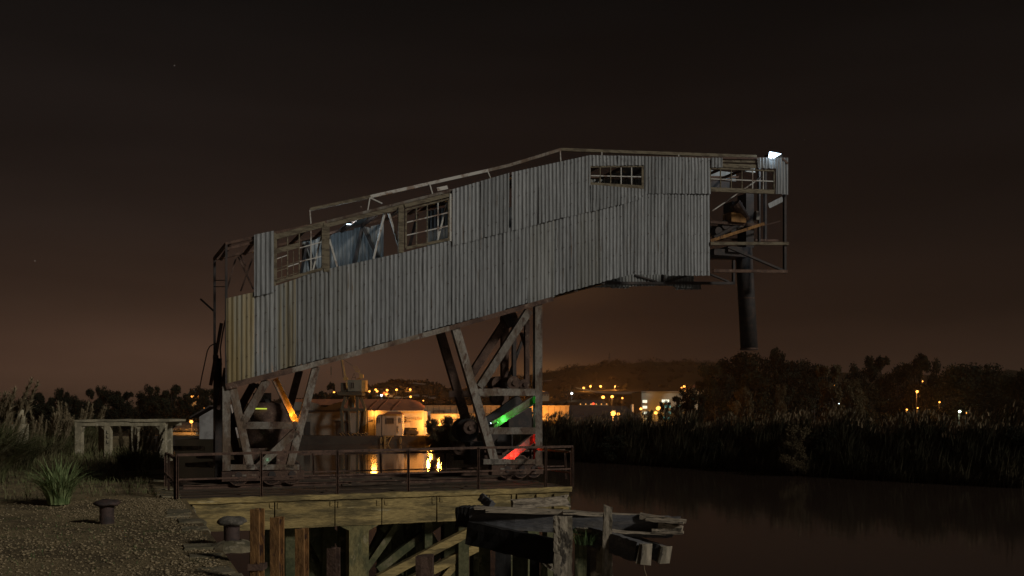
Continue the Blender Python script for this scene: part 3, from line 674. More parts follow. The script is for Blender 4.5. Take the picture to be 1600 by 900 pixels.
# rear wall: low everywhere, tall in places
RW = WA + GW
def rear(px0, px1, ytop, mt=sheet_low, cut=None):   # pixel range measured on the rear plane
    s0, s1 = onw(px0, 400, GW).x, onw(px1, 400, GW).x
    f = FI(*C(*ytop, w=GW))
    sheet(s0, s1, lambda s_: BOT(s_) - .03, f, RW + .05, mt, jt=.03)
s0r = onw(345, 400, GW).x
sheet(s0r + .3, onw(470, 400, GW).x, BOT, lambda s_: BAND(s_) - .25, RW + .05, sheet_low)
rear(472, 506, [(470, 378), (510, 366)]); rear(516, 590, [(515, 367), (525, 362), (570, 355), (583, 358), (592, 370)]); rear(580, 600, [(578, 355), (600, 350)])
rear(600, 668, [(600, 405), (668, 388)]); rear(668, 780, [(668, 330), (780, 305)])
rear(780, 1085, [(780, 330), (920, 279), (1085, 279)])
# underside floor plates and cross beams
fl = MB(); Sx = np.linspace(S(355), S(985), 14)
for a, b_ in zip(Sx[:-1], Sx[1:]):
    MB().bar((a + .01, WA + GW / 2, float(BOT(a)) + .1), (b_ - .01, WA + GW / 2, float(BOT(b_)) + .1), GW - .16, .03, up=(0, 0, 1)).build('floor_plate', steel_r, gan)
    MB().bar((a, WA + .03, float(BOT(a)) + .02), (a, RW - .03, float(BOT(a)) + .02), .12, .14, up=(0, 0, 1)).build('cross_member', steel_d, gan)
# members given by photograph points on the front (w=0) or rear (w=GW) planes
def mem(nm, x0, y0, x1, y1, th_px, mt=steel_p, w=0.0, dp=.12, sec='chan', both=False, jit=.0, rw=None, flip=True):
    a, b_ = onw(x0, y0, w), onw(x1, y1, w); sc_ = FPX / f2w(a.lerp(b_, .5)).y; th = th_px / sc_
    outl = []
    for ww in ([0, GW] if both else [0]):
        m = MB(); pr = ([(x, -y - dp) for x, y in chan(th, dp)][::-1] if flip else chan(th, dp)) if sec == 'chan' else (hsec(th, dp) if sec == 'h' else None)
        m.bar((a.x, a.y + ww, a.z), (b_.x, b_.y + ww, b_.z), th, dp, up=(0, 1, 0), prof=pr, seg=5, jit=jit)
        outl.append(m.build(nm, (steel_r if ww and mt is steel_p else mt), gan))
    return outl
mem('bottom_chord', 352, 604.5, 455, 579, 9, steel_r, w=-.10, dp=.14, both=True)
mem('bottom_chord', 455, 579, 700, 513.5, 8, steel_p, w=-.10, dp=.14, both=True)
mem('bottom_chord', 700, 513.5, 861, 467.5, 7, steel_r, w=-.10, dp=.14, both=True)
mem('top_chord', 352, 381, 510, 347, 4, steel_r, dp=.10, sec='box', both=True)
mem('top_chord', 510, 347, 705, 298, 4, steel_p, dp=.10, sec='box', both=True)
mem('top_chord', 705, 298, 921, 245, 3.5, steel_r, dp=.10, sec='box', both=True)
mem('top_chord', 921, 245, 1228, 248.5, 3.5, steel_r, dp=.10, sec='box', both=True)
mem('head_plate', 427, 371, 508, 349, 7, wood_f, w=-.03, dp=.05, sec='box'); mem('head_plate', 510, 352, 632, 322, 7, wood_f, dp=.05, sec='box'); mem('head_plate', 632, 322, 704, 304, 6, wood_f, w=-.03, dp=.05, sec='box')
mem('corner_post', 353.5, 380, 353.5, 603, 3.5, steel_d, dp=.08, sec='box')
mem('corner_post', 335.3, 403, 335.3, 720, 3.5, steel_d, w=GW, dp=.08, sec='box')
mem('stub_rail', 334, 438, 351, 438, 1.2, steel_d, w=1.5, dp=.03, sec='box') ; mem('stub_rail', 334, 448, 351, 448, 1.2, steel_d, w=1.5, dp=.03, sec='box')
a, b_ = onw(335, 404, GW), onw(353, 382, 0); MB().bar(b_, a, .07, .07, up=(0, 0, 1)).build('end_beam', steel_r, gan)
mem('end_beam', 354, 389, 396, 379, 4, steel_r, w=.05, dp=.05, sec='box')
for (x0, y0, x1, y1, w_, t_) in ((370, 398, 352, 462, GW, 2.4), (371, 398, 396, 452, GW, 2.4), (396, 400, 376, 455, GW, 2.2), (372, 392, 384, 416, GW, 2)):
    mem('truss_diagonal', x0, y0, x1, y1, t_, steel_r, w=w_, dp=.05, sec='box')
for (x0, y0, x1, y1, mt_, t_) in ((514, 374, 528, 422, pale_m, 3), (601, 332, 583, 405, pale_m, 3), (607, 333, 625, 392, pale_m, 3), (505, 357, 488, 425, pale_m, 2.5), (698, 318, 682, 380, pale_m, 2.5)):
    mem('truss_diagonal', x0, y0, x1, y1, t_, mt_, w=.12, dp=.05)
for (x0, y0, x1, y1) in ((566, 352, 590, 402), (566, 352, 552, 415), (480, 378, 470, 430), (480, 378, 495, 425), (652, 335, 640, 385)):
    mem('truss_diagonal', x0, y0, x1, y1, 4, steel_d, w=GW - .1, dp=.06, sec='box')
# window posts
for (x0, y0, y1, t_, mt_) in ((429, 364, 447, 4, wood_f), (510, 349, 425, 9, wood_f), (626.5, 324, 395, 9, wood_f), (703.5, 303, 377, 3, pale_m), (919.5, 259, 291, 2.5, wood_f), (1004, 259, 297, 2.5, wood_f)):
    mem('frame_post', x0, y0, x0, y1, t_, mt_, w=-.04, dp=.07, sec='box')
# windows
def window(corner, cols, rows, sill, t_px=1.6, skip=(), broken=()):
    (x0, yt0, yb0), (x1, yt1, yb1) = corner
    a = onw(x0, yt0, -.05); fr_ = MB()
    win = make('window', [a, a + Vector((.02, 0, 0)), a + Vector((0, 0, .02))], [(0, 1, 2)], wood_f, gan)
    def P2(u, v): 
        x = x0 + (x1 - x0) * u; return onw(x, (yt0 + (yt1 - yt0) * u) * (1 - v) + (yb0 + (yb1 - yb0) * u) * v, -.05)
    k = FPX / 28
    for (ua, va, ub, vb, tt) in ((0, 0, 1, 0, 2.5), (0, 1, 1, 1, sill), (0, 0, 0, 1, 2.5), (1, 0, 1, 1, 2.5)):
        fr_.bar(P2(ua, va), P2(ub, vb), tt / k, .06, up=(0, 1, 0))
    win.data.clear_geometry(); o0 = ORI[gan.name]; win.data.from_pydata([tuple(Vector(v) - o0) for v in fr_.v], [], fr_.f); win.data.update()
    for i in range(1, cols):
        if ('c', i) in broken: continue
        make('mullion', *(lambda m: (m.v, m.f))(MB().bar(P2(i / cols, 0.02), P2(i / cols, .98), t_px / k, .035, up=(0, 1, 0))), pale_m if i > cols / 2 else wood_f, win)
    for j in range(1, rows):
        make('mullion', *(lambda m: (m.v, m.f))(MB().bar(P2(.01, j / rows), P2(.99, j / rows), t_px / k, .035, up=(0, 1, 0))), pale_m, win)
    return win, P2
def mull(win, P2, u0, v0, u1, v1, t=1.4, mt=pale_m):
    m = MB().bar(P2(u0, v0), P2(u1, v1), t / (FPX / 28), .03, up=(0, 1, 0)); make('mullion', m.v, m.f, mt, win)
w1, P1 = window(((431, 373, 441), (504, 354, 420)), 4, 1, 4)
for (u0, v0, u1, v1, t_, mt_) in ((.5, .36, 1, .36, 1.5, pale_m), (.5, .68, 1, .70, 1.5, pale_m), (.25, .72, .5, .71, 1.5, pale_m), (0, .76, .25, .745, 1.1, wood_f), (0, .70, .5, .66, 1.0, wood_f), (0, .93, .5, .93, .9, wood_f), (0, .47, .24, .45, 1.2, pale_m), (.125, .45, .125, .98, .9, wood_f), (.375, .40, .375, .98, .9, wood_f)):
    mull(w1, P1, u0, v0, u1, v1, t_, mt_)
mull(w1, P1, 0, .29, .5, .29, 7, wood_f)
w2, P2_ = window(((634, 328, 388), (701, 311, 374)), 4, 3, 4)
w3, P3 = window(((921, 261, 288), (1003, 260, 293)), 5, 2, 6)
w4, P4 = window(((1109, 263, 296), (1209, 267, 300)), 6, 2, 7)
mem('lintel_board', 1124, 252, 1181, 253, 3, wood_f, w=-.04, dp=.04, sec='box'); mem('lintel_board', 1124, 258.5, 1181, 260.5, 6, wood_f, w=-.06, dp=.05, sec='box')
# roof rail above the eave
rp = [(484, 328), (578, 308), (690, 283), (762, 267), (795, 259), (875, 234.5), (1010, 239.5), (1180, 245.5)]
for (p, q), mt_ in zip(zip(rp[:-1], rp[1:]), (wood_f, pale_m, pale_m, steel_p, steel_p, wood_f, wood_f)):
    mem('roof_rail', *p, *q, 4.6, mt_, w=.25, dp=.09)
for (x0, y0, x1, y1) in ((484, 328, 486, 352), (578, 309, 597, 318), (578, 309, 574, 331), (671, 287, 676, 304), (762, 268, 767, 280), (875, 236, 876, 256), (940, 238, 940, 245), (1060, 242, 1060, 248)):
    mem('roof_strut', x0, y0, x1, y1, 1.8, pale_m, w=.15, dp=.04, sec='box')
# rafters across (roof skin gone)
for px in (360, 400, 440, 480, 520, 565, 600, 640, 680, 720, 760, 800, 840, 880, 920, 960, 1000, 1040, 1080, 1120, 1160, 1200):
    s_ = S(px); z = float(TOP(s_)) - .05
    MB().bar((s_, WA + .03, z), (s_ + .0, RW - .03, z), .06, .08, up=(0, 0, 1)).build('rafter', steel_r, gan)
# a remnant of roof sheeting at the knee, and rear parapet board
def roofp(px0, px1, w0, w1, mt_=sheet_low, dz=.02):
    s0, s1 = S(px0), S(px1); m = MB(); ns = 30; X = np.linspace(s0, s1, ns)
    vs = [(x, ww, float(TOP(x)) + dz + .015 * math.sin(2 * math.pi * x / PITCH)) for ww in (WA + w0, WA + w1) for x in X]
    make('roof_sheet', vs, [(i, i + 1, ns + i + 1, ns + i) for i in range(ns - 1)], mt_, gan, smooth=True)
roofp(700, 800, .3, 2.7); roofp(800, 905, .2, 2.7); roofp(1010, 1100, .9, 2.7); roofp(560, 600, 1.5, 2.7)
m = MB(); p_ = onw(683, 296, .1); m.bar(p_, p_ + Vector((.32, .05, .10)), .10, .02, up=(0, 1, 0)); m.build('torn_flashing', pale_m, gan)
# conveyor inside: trough and idlers
for k in range(9):
    sa, sb = S(380 + k * 72), S(452 + k * 72)
    MB().bar((sa, WA + 1.3, float(BOT(sa)) + .75), (sb, WA + 1.3, float(BOT(sb)) + .75), .9, .22, up=(0, 0, 1)).build('conveyor_bed', steel_d, gan)
# right end: open head frame
for (nm, x0, y0, x1, y1, t_, mt_, w_, sc_) in (
    ('corner_post', 1226, 300, 1226, 427, 4, steel_d, 0, 'h'), ('corner_post', 1195.5, 262, 1195.5, 379, 4, steel_d, GW, 'h'), ('corner_post', 1186, 262, 1186, 379, 3, steel_d, 1.6, 'box'),
    ('head_beam', 1108, 381, 1230, 381, 4.6, wood_f, -.03, 'chan'), ('head_beam', 1108, 404, 1146, 404, 3, steel_r, 1.6, 'box'),
    ('head_beam', 1113, 423.5, 1228, 424.5, 4.5, steel_r, 0, 'chan'), ('head_brace', 1135, 386, 1222, 423, 3.2, steel_d, .05, 'chan'),
    ('head_brace', 1108, 347.5, 1190, 353, 4, steel_r, 1.2, 'chan'), ('head_brace', 1108, 377, 1192, 350, 4.5, rust_h, .3, 'chan'),
    ('tie_rod', 1112, 330, 1192, 275, 1.4, pale_m, .4, 'box'), ('head_beam', 1120, 374, 1215, 376, 3.5, steel_r, 1.8, 'box'),
    ('tie_rod', 1190, 353, 1218, 346, 1.6, steel_r, .8, 'box'),
    ('gallery_chord', 945, 442.5, 1147, 442.5, 4.2, steel_d, GW, 'h'), ('gallery_post', 1146, 402, 1146, 444, 3.6, steel_d, GW, 'h'), ('gallery_post', 1037, 428, 1037, 442, 2.2, steel_d, GW, 'box'),
    ('gallery_chord', 1112, 402.5, 1147, 402.5, 3.2, steel_r, GW, 'h'), ('gallery_brace', 992, 430, 1026, 440, 2.2, steel_d, GW, 'box'), ('gallery_brace', 1080, 429, 1040, 441.5, 2.2, steel_d, GW, 'box'),
    ('gallery_brace', 1108, 428, 1138, 440, 2.2, steel_d, GW, 'box'), ('gallery_chord', 925, 447, 945, 442.5, 3, steel_d, GW, 'box'), ('eave_scrap', 1221, 248, 1230, 256, 3, steel_r, -.1, 'box')):
    mem(nm, x0, y0, x1, y1, t_, mt_, w=w_, dp=.09, sec=sc_)
for px0, px1, y0, y1 in ((928, 986, 444, 448.5), (1058, 1098, 440, 451.5)):
    s0, s1 = onw(px0, 440, GW).x, onw(px1, 440, GW).x; sheet(s0, s1, FI(*C((px0, y1), (px1, y1), w=GW)), FI(*C((px0, y0), (px1, y0), w=GW)), RW + .12, sheet_low, wmax=.7)
# chute machinery in the head
def boxpx(nm, x0, y0, x1, y1, w, d, mt_, par=gan):
    a = onw(x0, y1, w); b_ = onw(x1, y0, w); m = MB(); m.box((a.x, a.y, a.z), (b_.x, a.y + d, b_.z)); return m.build(nm, mt_, par)
boxpx('chute', 1166, 303, 1178, 386, 1.3, .5, steel_d); boxpx('chute', 1144, 316, 1160, 330, 1.2, .5, steel_d); boxpx('drive_box', 1143, 334, 1166, 346, 1.0, .5, rust_h)
boxpx('drive_box', 1182, 330, 1187, 343, 1.2, .3, steel_p); boxpx('head_plate', 1110, 356, 1150, 364, 1.6, .6, steel_d); boxpx('drive_box', 1150, 356, 1168, 362, 1.5, .3, steel_d)
boxpx('hub_block', 1116, 392, 1168, 398, 1.0, .7, steel_d); boxpx('hub_block', 1138, 386, 1160, 393, .9, .8, steel_d)
m = MB(); a = onw(1148, 318, 1.1); b_ = onw(1166, 345, 1.1); m.cyl((a.x, a.y, a.z), (a.x + .5, a.y, a.z - .5), .2, .12, 12); m.build('hopper', steel_r, gan)
m = MB(); a = onw(1115, 372, 1.2); b_ = onw(1152, 352, 1.2); m.cyl(a, b_, .07, .07, 10); m.build('shaft', steel_d, gan)
m = MB(); a = onw(1130, 372, 1.4); b_ = onw(1165, 350, 1.4); m.cyl(a, b_, .05, .05, 10); m.build('shaft', steel_p, gan)
for (x, y, r) in ((1131, 352, .16), (1142, 358, .13), (1120, 362, .14)):
    a = onw(x, y, 1.3); m = MB(); m.cyl((a.x, a.y - .12, a.z), (a.x, a.y + .12, a.z), r, r, 14); m.build('idler_wheel', steel_d, gan)
# the spout pipe
a, b_ = onw(1162, 388, 1.3), onw(1170.5, 544, 1.3); m = MB(); m.cyl(a, b_, .275, .285, 28); m.build('spout_pipe', steel_d, gan, smooth=True)
m = MB(); m.cyl(b_ - Vector((0, 0, .06)), b_, .30, .30, 28); m.cyl(a.lerp(b_, .5), a.lerp(b_, .5) - Vector((0, 0, .03)), .295, .295, 28); m.build('pipe_flange', steel_r, gan)
boxpx('rear_panel', 1110, 270, 1150, 279, GW, .04, sheet_low); boxpx('rear_panel', 1110, 284, 1140, 295, GW - .1, .04, steel_d)
boxpx('bent_panel', 1165, 263, 1180, 268, 1.1, .1, pale_m)
a, b_ = onw(1201, 322, .6), onw(1223, 311, .6); m = MB(); m.bar(a, b_, .16, .02, up=(0, 1, 0)); m.build('hanging_sheet', sheet_m, gan)

# left tower -------------------------------------------------------------
LT = [('leg_post', 353, 604, 353, 735, 12), ('leg_brace', 363, 607, 390.5, 731, 12), ('leg_brace', 416, 594, 379, 660, 12), ('leg_post', 493, 573, 451, 731, 11.5),
      ('leg_beam', 378, 664.5, 463, 664.5, 11), ('leg_brace', 461, 674, 401, 731, 12), ('foot_plate', 358, 729.5, 466, 729.5, 8)]
for (nm, x0, y0, x1, y1, t_) in LT: mem(nm, x0, y0, x1, y1, t_, steel_p, w=0, dp=.16, both=True)
lit1 = mem('leg_brace', 429, 592, 463, 663, 10.5, steel_p, w=.0, dp=.13, flip=False)
mem('leg_brace', 429, 592, 463, 663, 10.5, steel_r, w=GW, dp=.13)
mem('leg_beam', 400, 600, 425, 640, 6, steel_d, w=1.3, dp=.1)
# bogie girders and wheels
def bogie(x0, x1, y0, y1, wheels, w):
    a = onw(x0, y1, w); b_ = onw(x1, y0, w)
    g_ = MB().box((a.x, a.y - .13, a.z), (b_.x, a.y + .13, b_.z)).build('bogie_girder', steel_r, gan)
    MB().box((a.x + .25, a.y - .15, a.z + .12), (a.x + .6, a.y - .132, b_.z - .08)).build('patch_plate', steel_p, g_)
    for px in wheels:
        q = onw(px, 748, w); r = .24; m = MB(); m.cyl((q.x, a.y - .10, DZ + r + .1), (q.x, a.y + .1, DZ + r + .1), r, r, 24); m.cyl((q.x, a.y - .16, DZ + r + .1), (q.x, a.y - .1, DZ + r + .1), .09, .09, 12)
        m.build('wheel', steel_d, g_, smooth=False)
        MB().cyl((q.x, a.y - .1, DZ + r + .1), (q.x, a.y - .05, DZ + r + .1), r + .03, r + .03, 24).build('wheel_flange', steel_r, g_)
for w_ in (0, GW):
    bogie(346, 474, 734, 752, (424, 372, 455), w_); bogie(766, 846, 725, 742, (812, 790, 832), w_)
# dark rear mast & machinery of the left tower
mem('mast', 341, 560, 341, 748, 10, steel_d, w=1.8, dp=.2, sec='box')
mem('mast', 337, 555, 339, 640, 8, steel_d, w=1.5, dp=.15, sec='box'); mem('leaning_bar', 346, 505, 329, 602, 5, steel_r, w=1.2, dp=.08, sec='box')
mem('leaning_bar', 313, 467, 334, 486, 2.6, steel_d, w=2.2, dp=.05, sec='box'); mem('leaning_bar', 352, 575, 341, 640, 5, steel_r, w=.8, dp=.08, sec='box')
pts = [onw(x, y, 1.4) for x, y in ((340, 536), (333, 538), (328, 541), (324, 548), (321, 562), (316, 585), (312, 606))]; MB().tube(pts, .015, 5).build('cable', steel_d, gan)
pts = [onw(x, y, 1.4) for x, y in ((352, 500), (348, 520), (344, 545), (346, 570))]; MB().tube(pts, .02, 5).build('cable', steel_r, gan)
# round rusty machine body behind the left legs
m = MB(); q = onw(417, 680, 1.5); zc = EYE + (645 - 690) * 27 / 1500
m.lathe([(.02, 1.15), (.45, 1.05), (.62, .8), (.68, .3), (.66, -.6), (.60, -1.1), (.02, -1.1)], (q.x, q.y, zc), 20); m.build('winch_drum', steel_r, gan, smooth=True)
boxpx('gear_housing', 385, 640, 440, 660, 1.0, .9, steel_r); boxpx('gear_housing', 380, 700, 432, 734, .7, .8, steel_r); boxpx('cable_tray', 398, 614, 424, 632, 1.6, .4, steel_d)
m = MB(); a = onw(397, 638.5, .95); b_ = onw(417, 638.7, .95); m.cyl(a, b_, .018, .018, 8); neon = m.build('neon_tube', em_neon, frame=True, org=a); tag(neon, 'thin yellow green light tube glowing behind the left legs', 'light tube')

# right tower ------------------------------------------------------------
RT = [ ('leg_beam', 744, 613, 832, 613, 11), ('leg_beam', 762, 673, 832, 673, 10.5),
      ('leg_post', 838, 474, 838, 727, 12), ('foot_plate', 752, 721, 834, 721, 8)]
for (nm, x0, y0, x1, y1, t_) in RT: mem(nm, x0, y0, x1, y1, t_, steel_p, w=0, dp=.18, both=True)
mem('leg_brace', 709, 512, 771, 724, 13, steel_p, w=0, dp=.18); mem('leg_brace', 686, 519, 744, 715, 13, steel_r, w=GW, dp=.18)
mem('leg_brace', 824, 486, 747, 605, 12, steel_p, w=0, dp=.18); mem('leg_brace', 797, 489, 733, 588, 12, steel_r, w=GW, dp=.18)
mem('leg_brace', 770, 663, 834, 624, 12, steel_p, w=.0, dp=.14, flip=False); mem('leg_brace', 770, 663, 834, 624, 12, steel_r, w=GW, dp=.14)
mem('leg_brace', 783, 723, 834, 683, 13, steel_p, w=.0, dp=.14, flip=False); mem('leg_brace', 783, 723, 834, 683, 13, steel_r, w=GW, dp=.14)
mem('leg_post', 803, 490, 803, 600, 6, steel_d, w=1.0, dp=.12, sec='h'); mem('leg_post', 823, 500, 823, 600, 7, steel_r, w=GW * .6, dp=.12, sec='h')
mem('leg_brace', 813, 520, 826, 560, 4, steel_r, w=1.8, dp=.08); mem('leg_brace', 790, 600, 820, 520, 4, steel_d, w=2.2, dp=.08)
mem('gusset', 788, 488, 800, 510, 14, steel_d, w=.8, dp=.06, sec='box')
for (x, y, r, w_, l) in ((795, 498, .24, 1.0, .3), (776, 600, .22, 1.2, .5), (797, 599, .20, .5, .7), (816, 601, .16, 1.0, .4), (776, 622, .2, 1.3, .3), (727, 672, .36, 1.9, .5), (733, 668, .20, 1.2, .3), (779, 690, .34, .9, .3), (716, 700, .2, 2.0, .4)):
    a = onw(x, y, w_); m = MB(); m.cyl((a.x - .02, a.y - l / 2, a.z), (a.x + .02, a.y + l / 2, a.z), r, r, 18); m.cyl((a.x, a.y - l / 2 - .05, a.z), (a.x, a.y - l / 2, a.z), r * .4, r * .4, 10); m.build('winch_wheel', steel_r if r < .3 else steel_d, gan)
boxpx('gear_housing', 795, 637, 831, 668, 1.6, .6, steel_d); boxpx('gear_housing', 735, 690, 757, 727, 1.6, .6, steel_d); boxpx('motor_base', 770, 606, 828, 609, .4, 1.6, steel_r)
m = MB(); a = onw(755, 662, .8); b_ = onw(812, 622, .8); m.bar(a, b_, .24, .12, up=(0, 1, 0)); m.build('belt_guard', steel_d, gan)
mem('cable_pole', 800, 676, 800, 718, 1.6, steel_d, w=1.5, dp=.03, sec='box')

# torches laid in the open channels, and floodlights ----------------------
def torch(nm, label, px, py, dx, dy, col, en, em, w=-.05, frame_dir=None, rad=.02, spread=150):
    a = onw(px, py, w); d = (onw(px + dx, py + dy, w) - a).normalized(); rt = thing(nm, label, 'torch', a, 'torches lighting the gantry braces', frame=True)
    MB().cyl(a - d * .14, a - d * .01, .02, .022, 12).build('torch_body', black_m, rt)
    MB().cyl(a - d * .012, a, .021, .021, 12).build('torch_lens', em, rt)
    wd = f2w(d) if False else Vector((d.x * U[0] + d.y * V[0], d.x * U[1] + d.y * V[1], d.z))
    wd = wd + Vector((V[0], V[1], 0)) * .08
    point(f2w(a + d * .03 + Vector((0, -.05, 0))), col, en * 1.9, rad, spot=(wd, 85))
    point(f2w(a + d * .08 + Vector((0, -.10, 0))), col, en * .22, .03)
torch('torch', 'orange torch shining up the brace of the left leg', 459.5, 657, -10, -21, (1, .36, .025), 40, em_na)
torch('torch', 'white torch shining up the brace between the two beams of the right leg', 767, 661, 20, -13, (.75, .95, 1), 7, em_w, w=.25, rad=.02)
torch('torch', 'green torch shining up the brace between the two beams of the right leg', 778, 660, 20, -12.5, (.05, 1, .09), 20, emat('green_lens', (.2, 1, .2), 4))
torch('torch', 'red torch shining up the lowest brace of the right leg', 793, 717.5, 20, -16, (1, .03, .018), 40, em_red)
torch('torch', 'pale green torch at the low brace of the left leg', 414, 722, 20, -20, (.35, 1, .7), 5, emat('mint_lens', (.4, 1, .7), 2))
# floodlight on the gantry head
fl_ = thing('floodlight', 'bright cold white floodlight on top of the gantry head', 'floodlight', onw(1207, 246, -.05), frame=True)
a = onw(1207, 243.5, -.1); 
MB().prism([(onw(1197, 248, 0).x, onw(1197, 249, 0).z), (onw(1199, 238, 0).x, onw(1199, 238.5, 0).z), (onw(1217, 242, 0).x, onw(1217, 242, 0).z), (onw(1205, 249, 0).x, onw(1205, 249, 0).z)], 1, WA - .14, WA - .10).build('led_panel', em_cool, fl_)
MB().box((onw(1198, 249, 0).x, WA - .095, onw(1198, 249.5, 0).z), (onw(1220, 249, 0).x, WA + .12, onw(1198, 241.5, 0).z)).build('housing', black_m, fl_)
point(f2w(onw(1210, 256, .9)), (.6, .8, 1), 45, .08)
point(f2w(onw(1208, 243, -.3)), (.6, .8, 1), 3.5, .06)
wk = thing('work_lamp', 'small cold work lamp hung inside the gantry behind the open bay', 'work lamp', onw(545, 350, .9), frame=True)
a = onw(545, 350, .9); MB().box((a.x - .07, a.y - .05, a.z), (a.x + .07, a.y + .05, a.z + .05)).build('housing', black_m, wk)
MB().box((a.x - .06, a.y - .04, a.z - .012), (a.x + .06, a.y + .04, a.z - .002)).build('led_panel', em_cool, wk)
point(f2w(a - Vector((0, 0, .05))), (.6, .8, 1), 34, .05)

# ------------------------------------------------------------------ wrecked timber jetty in front of the pier (world coords)
JY = 17.0
def ja(px, py, Y=JY): return at(px, py, Y)
def timber(nm, label, p, q, w, h, mt_, seg=14, jit=.01, split=0, group='timbers of the wrecked jetty', cat_='timber'):
    p, q = Vector(p), Vector(q); rt = None; m = MB()
    pr = [(-w / 2, -h / 2), (-w / 6, -h / 2 + .01), (w / 5, -h / 2), (w / 2, -h / 2 * .9), (w / 2, h / 2 * .2), (w / 2 * .96, h / 2), (0, h / 2 * .97), (-w / 2, h / 2)]
    m.bar(p, q, w, h, up=(0, 1, 0), prof=pr, seg=seg, jit=jit)
    if split:
        n = len(pr); d = (q - p).normalized()
        for i in range(n):
            for k, s_ in ((seg, 1),):
                v = Vector(m.v[k * n + i]); m.v[k * n + i] = tuple(v + d * rnd.uniform(-split, split * .6) + Vector((0, 0, rnd.uniform(-.03, .03))))
    o = m.build(nm, mt_, org=p); tag(o, label, cat_, group); return o
timber('broken_beam', 'long tarred beam with pale splintered top and broken right end', ja(736, 808, 17.2), ja(1058, 824, 16.6), .36, .30, wood_b, split=.12, seg=22)
# weathered pale skin, splinters on its top and end
bm_ = thing('splintered_planks', 'pale weathered splinter planks along the top of the tarred beam', 'planks', ja(900, 800, 16.9), 'timbers of the wrecked jetty')
for (x0, y0, x1, y1, t_, yy) in ((742, 793, 900, 799, 4, 17.05), (760, 797, 1000, 805, 6, 16.95), (880, 800, 1050, 810, 5, 16.85), (1000, 806, 1072, 815, 9, 16.6), (1030, 822, 1066, 826, 13, 16.5), (900, 827, 1040, 834, 4, 16.6), (1020, 829, 1068, 832, 8, 16.5), (1010, 811, 1068, 817, 4, 16.45)):
    m = MB(); m.bar(ja(x0, y0, yy), ja(x1, y1, yy - .15), t_ / FPX * yy, .30 if t_ < 7 else .22, up=(0, 1, 0), seg=9, jit=.007, taper=.6); m.build('splinter', wood_h, bm_)
timber('black_beam', 'thick black beam running under the tarred beam to the square post', ja(737, 832, 17.0), ja(866, 862, 16.0), .40, .3, wood_k)
timber('beam_stub', 'black square beam stub against the pier', ja(720, 806, 17.8), ja(750, 806, 17.6), .36, .4, wood_k)
timber('tarred_beam', 'black sloping beam with squared pale end, nearer of the two', ja(926, 838, 16.6), ja(1003, 863, 15.6), .32, .3, wood_b)
timber('tarred_beam', 'black sloping beam behind, ending farthest right over the water', ja(940, 832, 17.4), ja(1037, 866, 16.4), .27, .28, wood_b)
for (x, y, yy, w_) in ((1007, 865, 15.55, .30), (1038, 866, 16.35, .26)):
    m = MB(); p = ja(x - 3, y, yy); m.bar(p, ja(x + 3, y + 1.5, yy - .05), w_ + .03, .3, up=(0, 1, 0), seg=2, jit=.015); o = m.build('beam_end', wood_g, org=p); tag(o, 'worn pale end block on the %s sloping beam' % ('nearer' if yy < 16 else 'farther'), 'timber', 'timbers of the wrecked jetty')
timber('square_post', 'stout split grey post standing in front of the tarred beam', ja(879, 960, 15.6), ja(880, 806, 15.8), .30, .28, wood_g, split=.03, jit=.014, seg=18)
timber('split_post', 'thin cracked slab fixed to the left of the stout post', ja(870, 862, 15.45), ja(870, 808, 15.5), .10, .1, wood_g, split=.03)
timber('thin_post', 'narrow grey post with notched head rising above the beam', ja(946, 900, 16.0), ja(950, 792, 16.2), .145, .14, wood_g, split=.015, jit=.008)
timber('rotten_post', 'rotten ragged post below the narrow grey post', ja(946, 960, 16.1), ja(945, 858, 16.2), .26, .22, wood_g, split=.12, jit=.03)
timber('loose_timber', 'short dark timber leaning against the pier edge above the jetty', ja(752, 777, 19), ja(768, 790, 18.6), .16, .1, wood_b)
timber('grey_log', 'crumbling grey log lying behind the tarred beam', ja(800, 788, 18.4), ja(888, 782, 18.6), .17, .25, wood_h, split=.12, jit=.012)
for (x0, yt, yy, w_, mt_, lb) in ((757, 838, 17.4, .20, conc_g, 'mossy square pile under the left end of the black beam'), (786, 835, 17.2, .28, wood_k, 'wide black pile under the middle of the black beam'), (811, 838, 17.8, .24, conc_g, 'green slimy pile between the black pile and the stout post'),
                                 (850, 870, 17.0, .12, conc_g, 'thin green pile left of the stout post'), (907, 838, 17.2, .20, conc_g, 'green pile right of the stout post'), (926, 850, 17.6, .26, plank_m, 'round brown pile under the narrow grey post'), (835, 850, 18.2, .18, wood_k, 'slender black pile behind the green slimy pile'),
                                 (664, 868, 14.8, .26, steel_r, 'squat rusty pile in front of the pier braces')):
    timber('pile', lb, (gx(x0, yy), yy, -1), ja(x0, yt, yy), w_, w_, mt_, seg=10, jit=.008, group='piles of the wrecked jetty', cat_='pile')
timber('timber_brace', 'short grey cleat sloping down left of the stout post', ja(838, 866, 16.8), ja(864, 889, 16.5), .09, .12, wood_g)
tuft('grass_tuft', 'green weeds hanging on the jetty timbers beside the stout post', ja(915, 850, 16.3), 130, .38, grass_m, spread=.18, amt=(.3, 1.0), wid=.012)
m = MB(); m.tube([ja(1006, 868, 15.5), ja(1006, 882, 15.5), ja(1007, 890, 15.5), ja(1010, 899, 15.5), ja(1012, 915, 15.5)], .006, 5); tag(m.build('rope', plume_m, org=ja(1006, 868, 15.5)), 'frayed rope end hanging from the nearer sloping beam', 'rope')

# ------------------------------------------------------------------ far side: terrain, quay, hills
QY = 153.0; FZ = 1.3
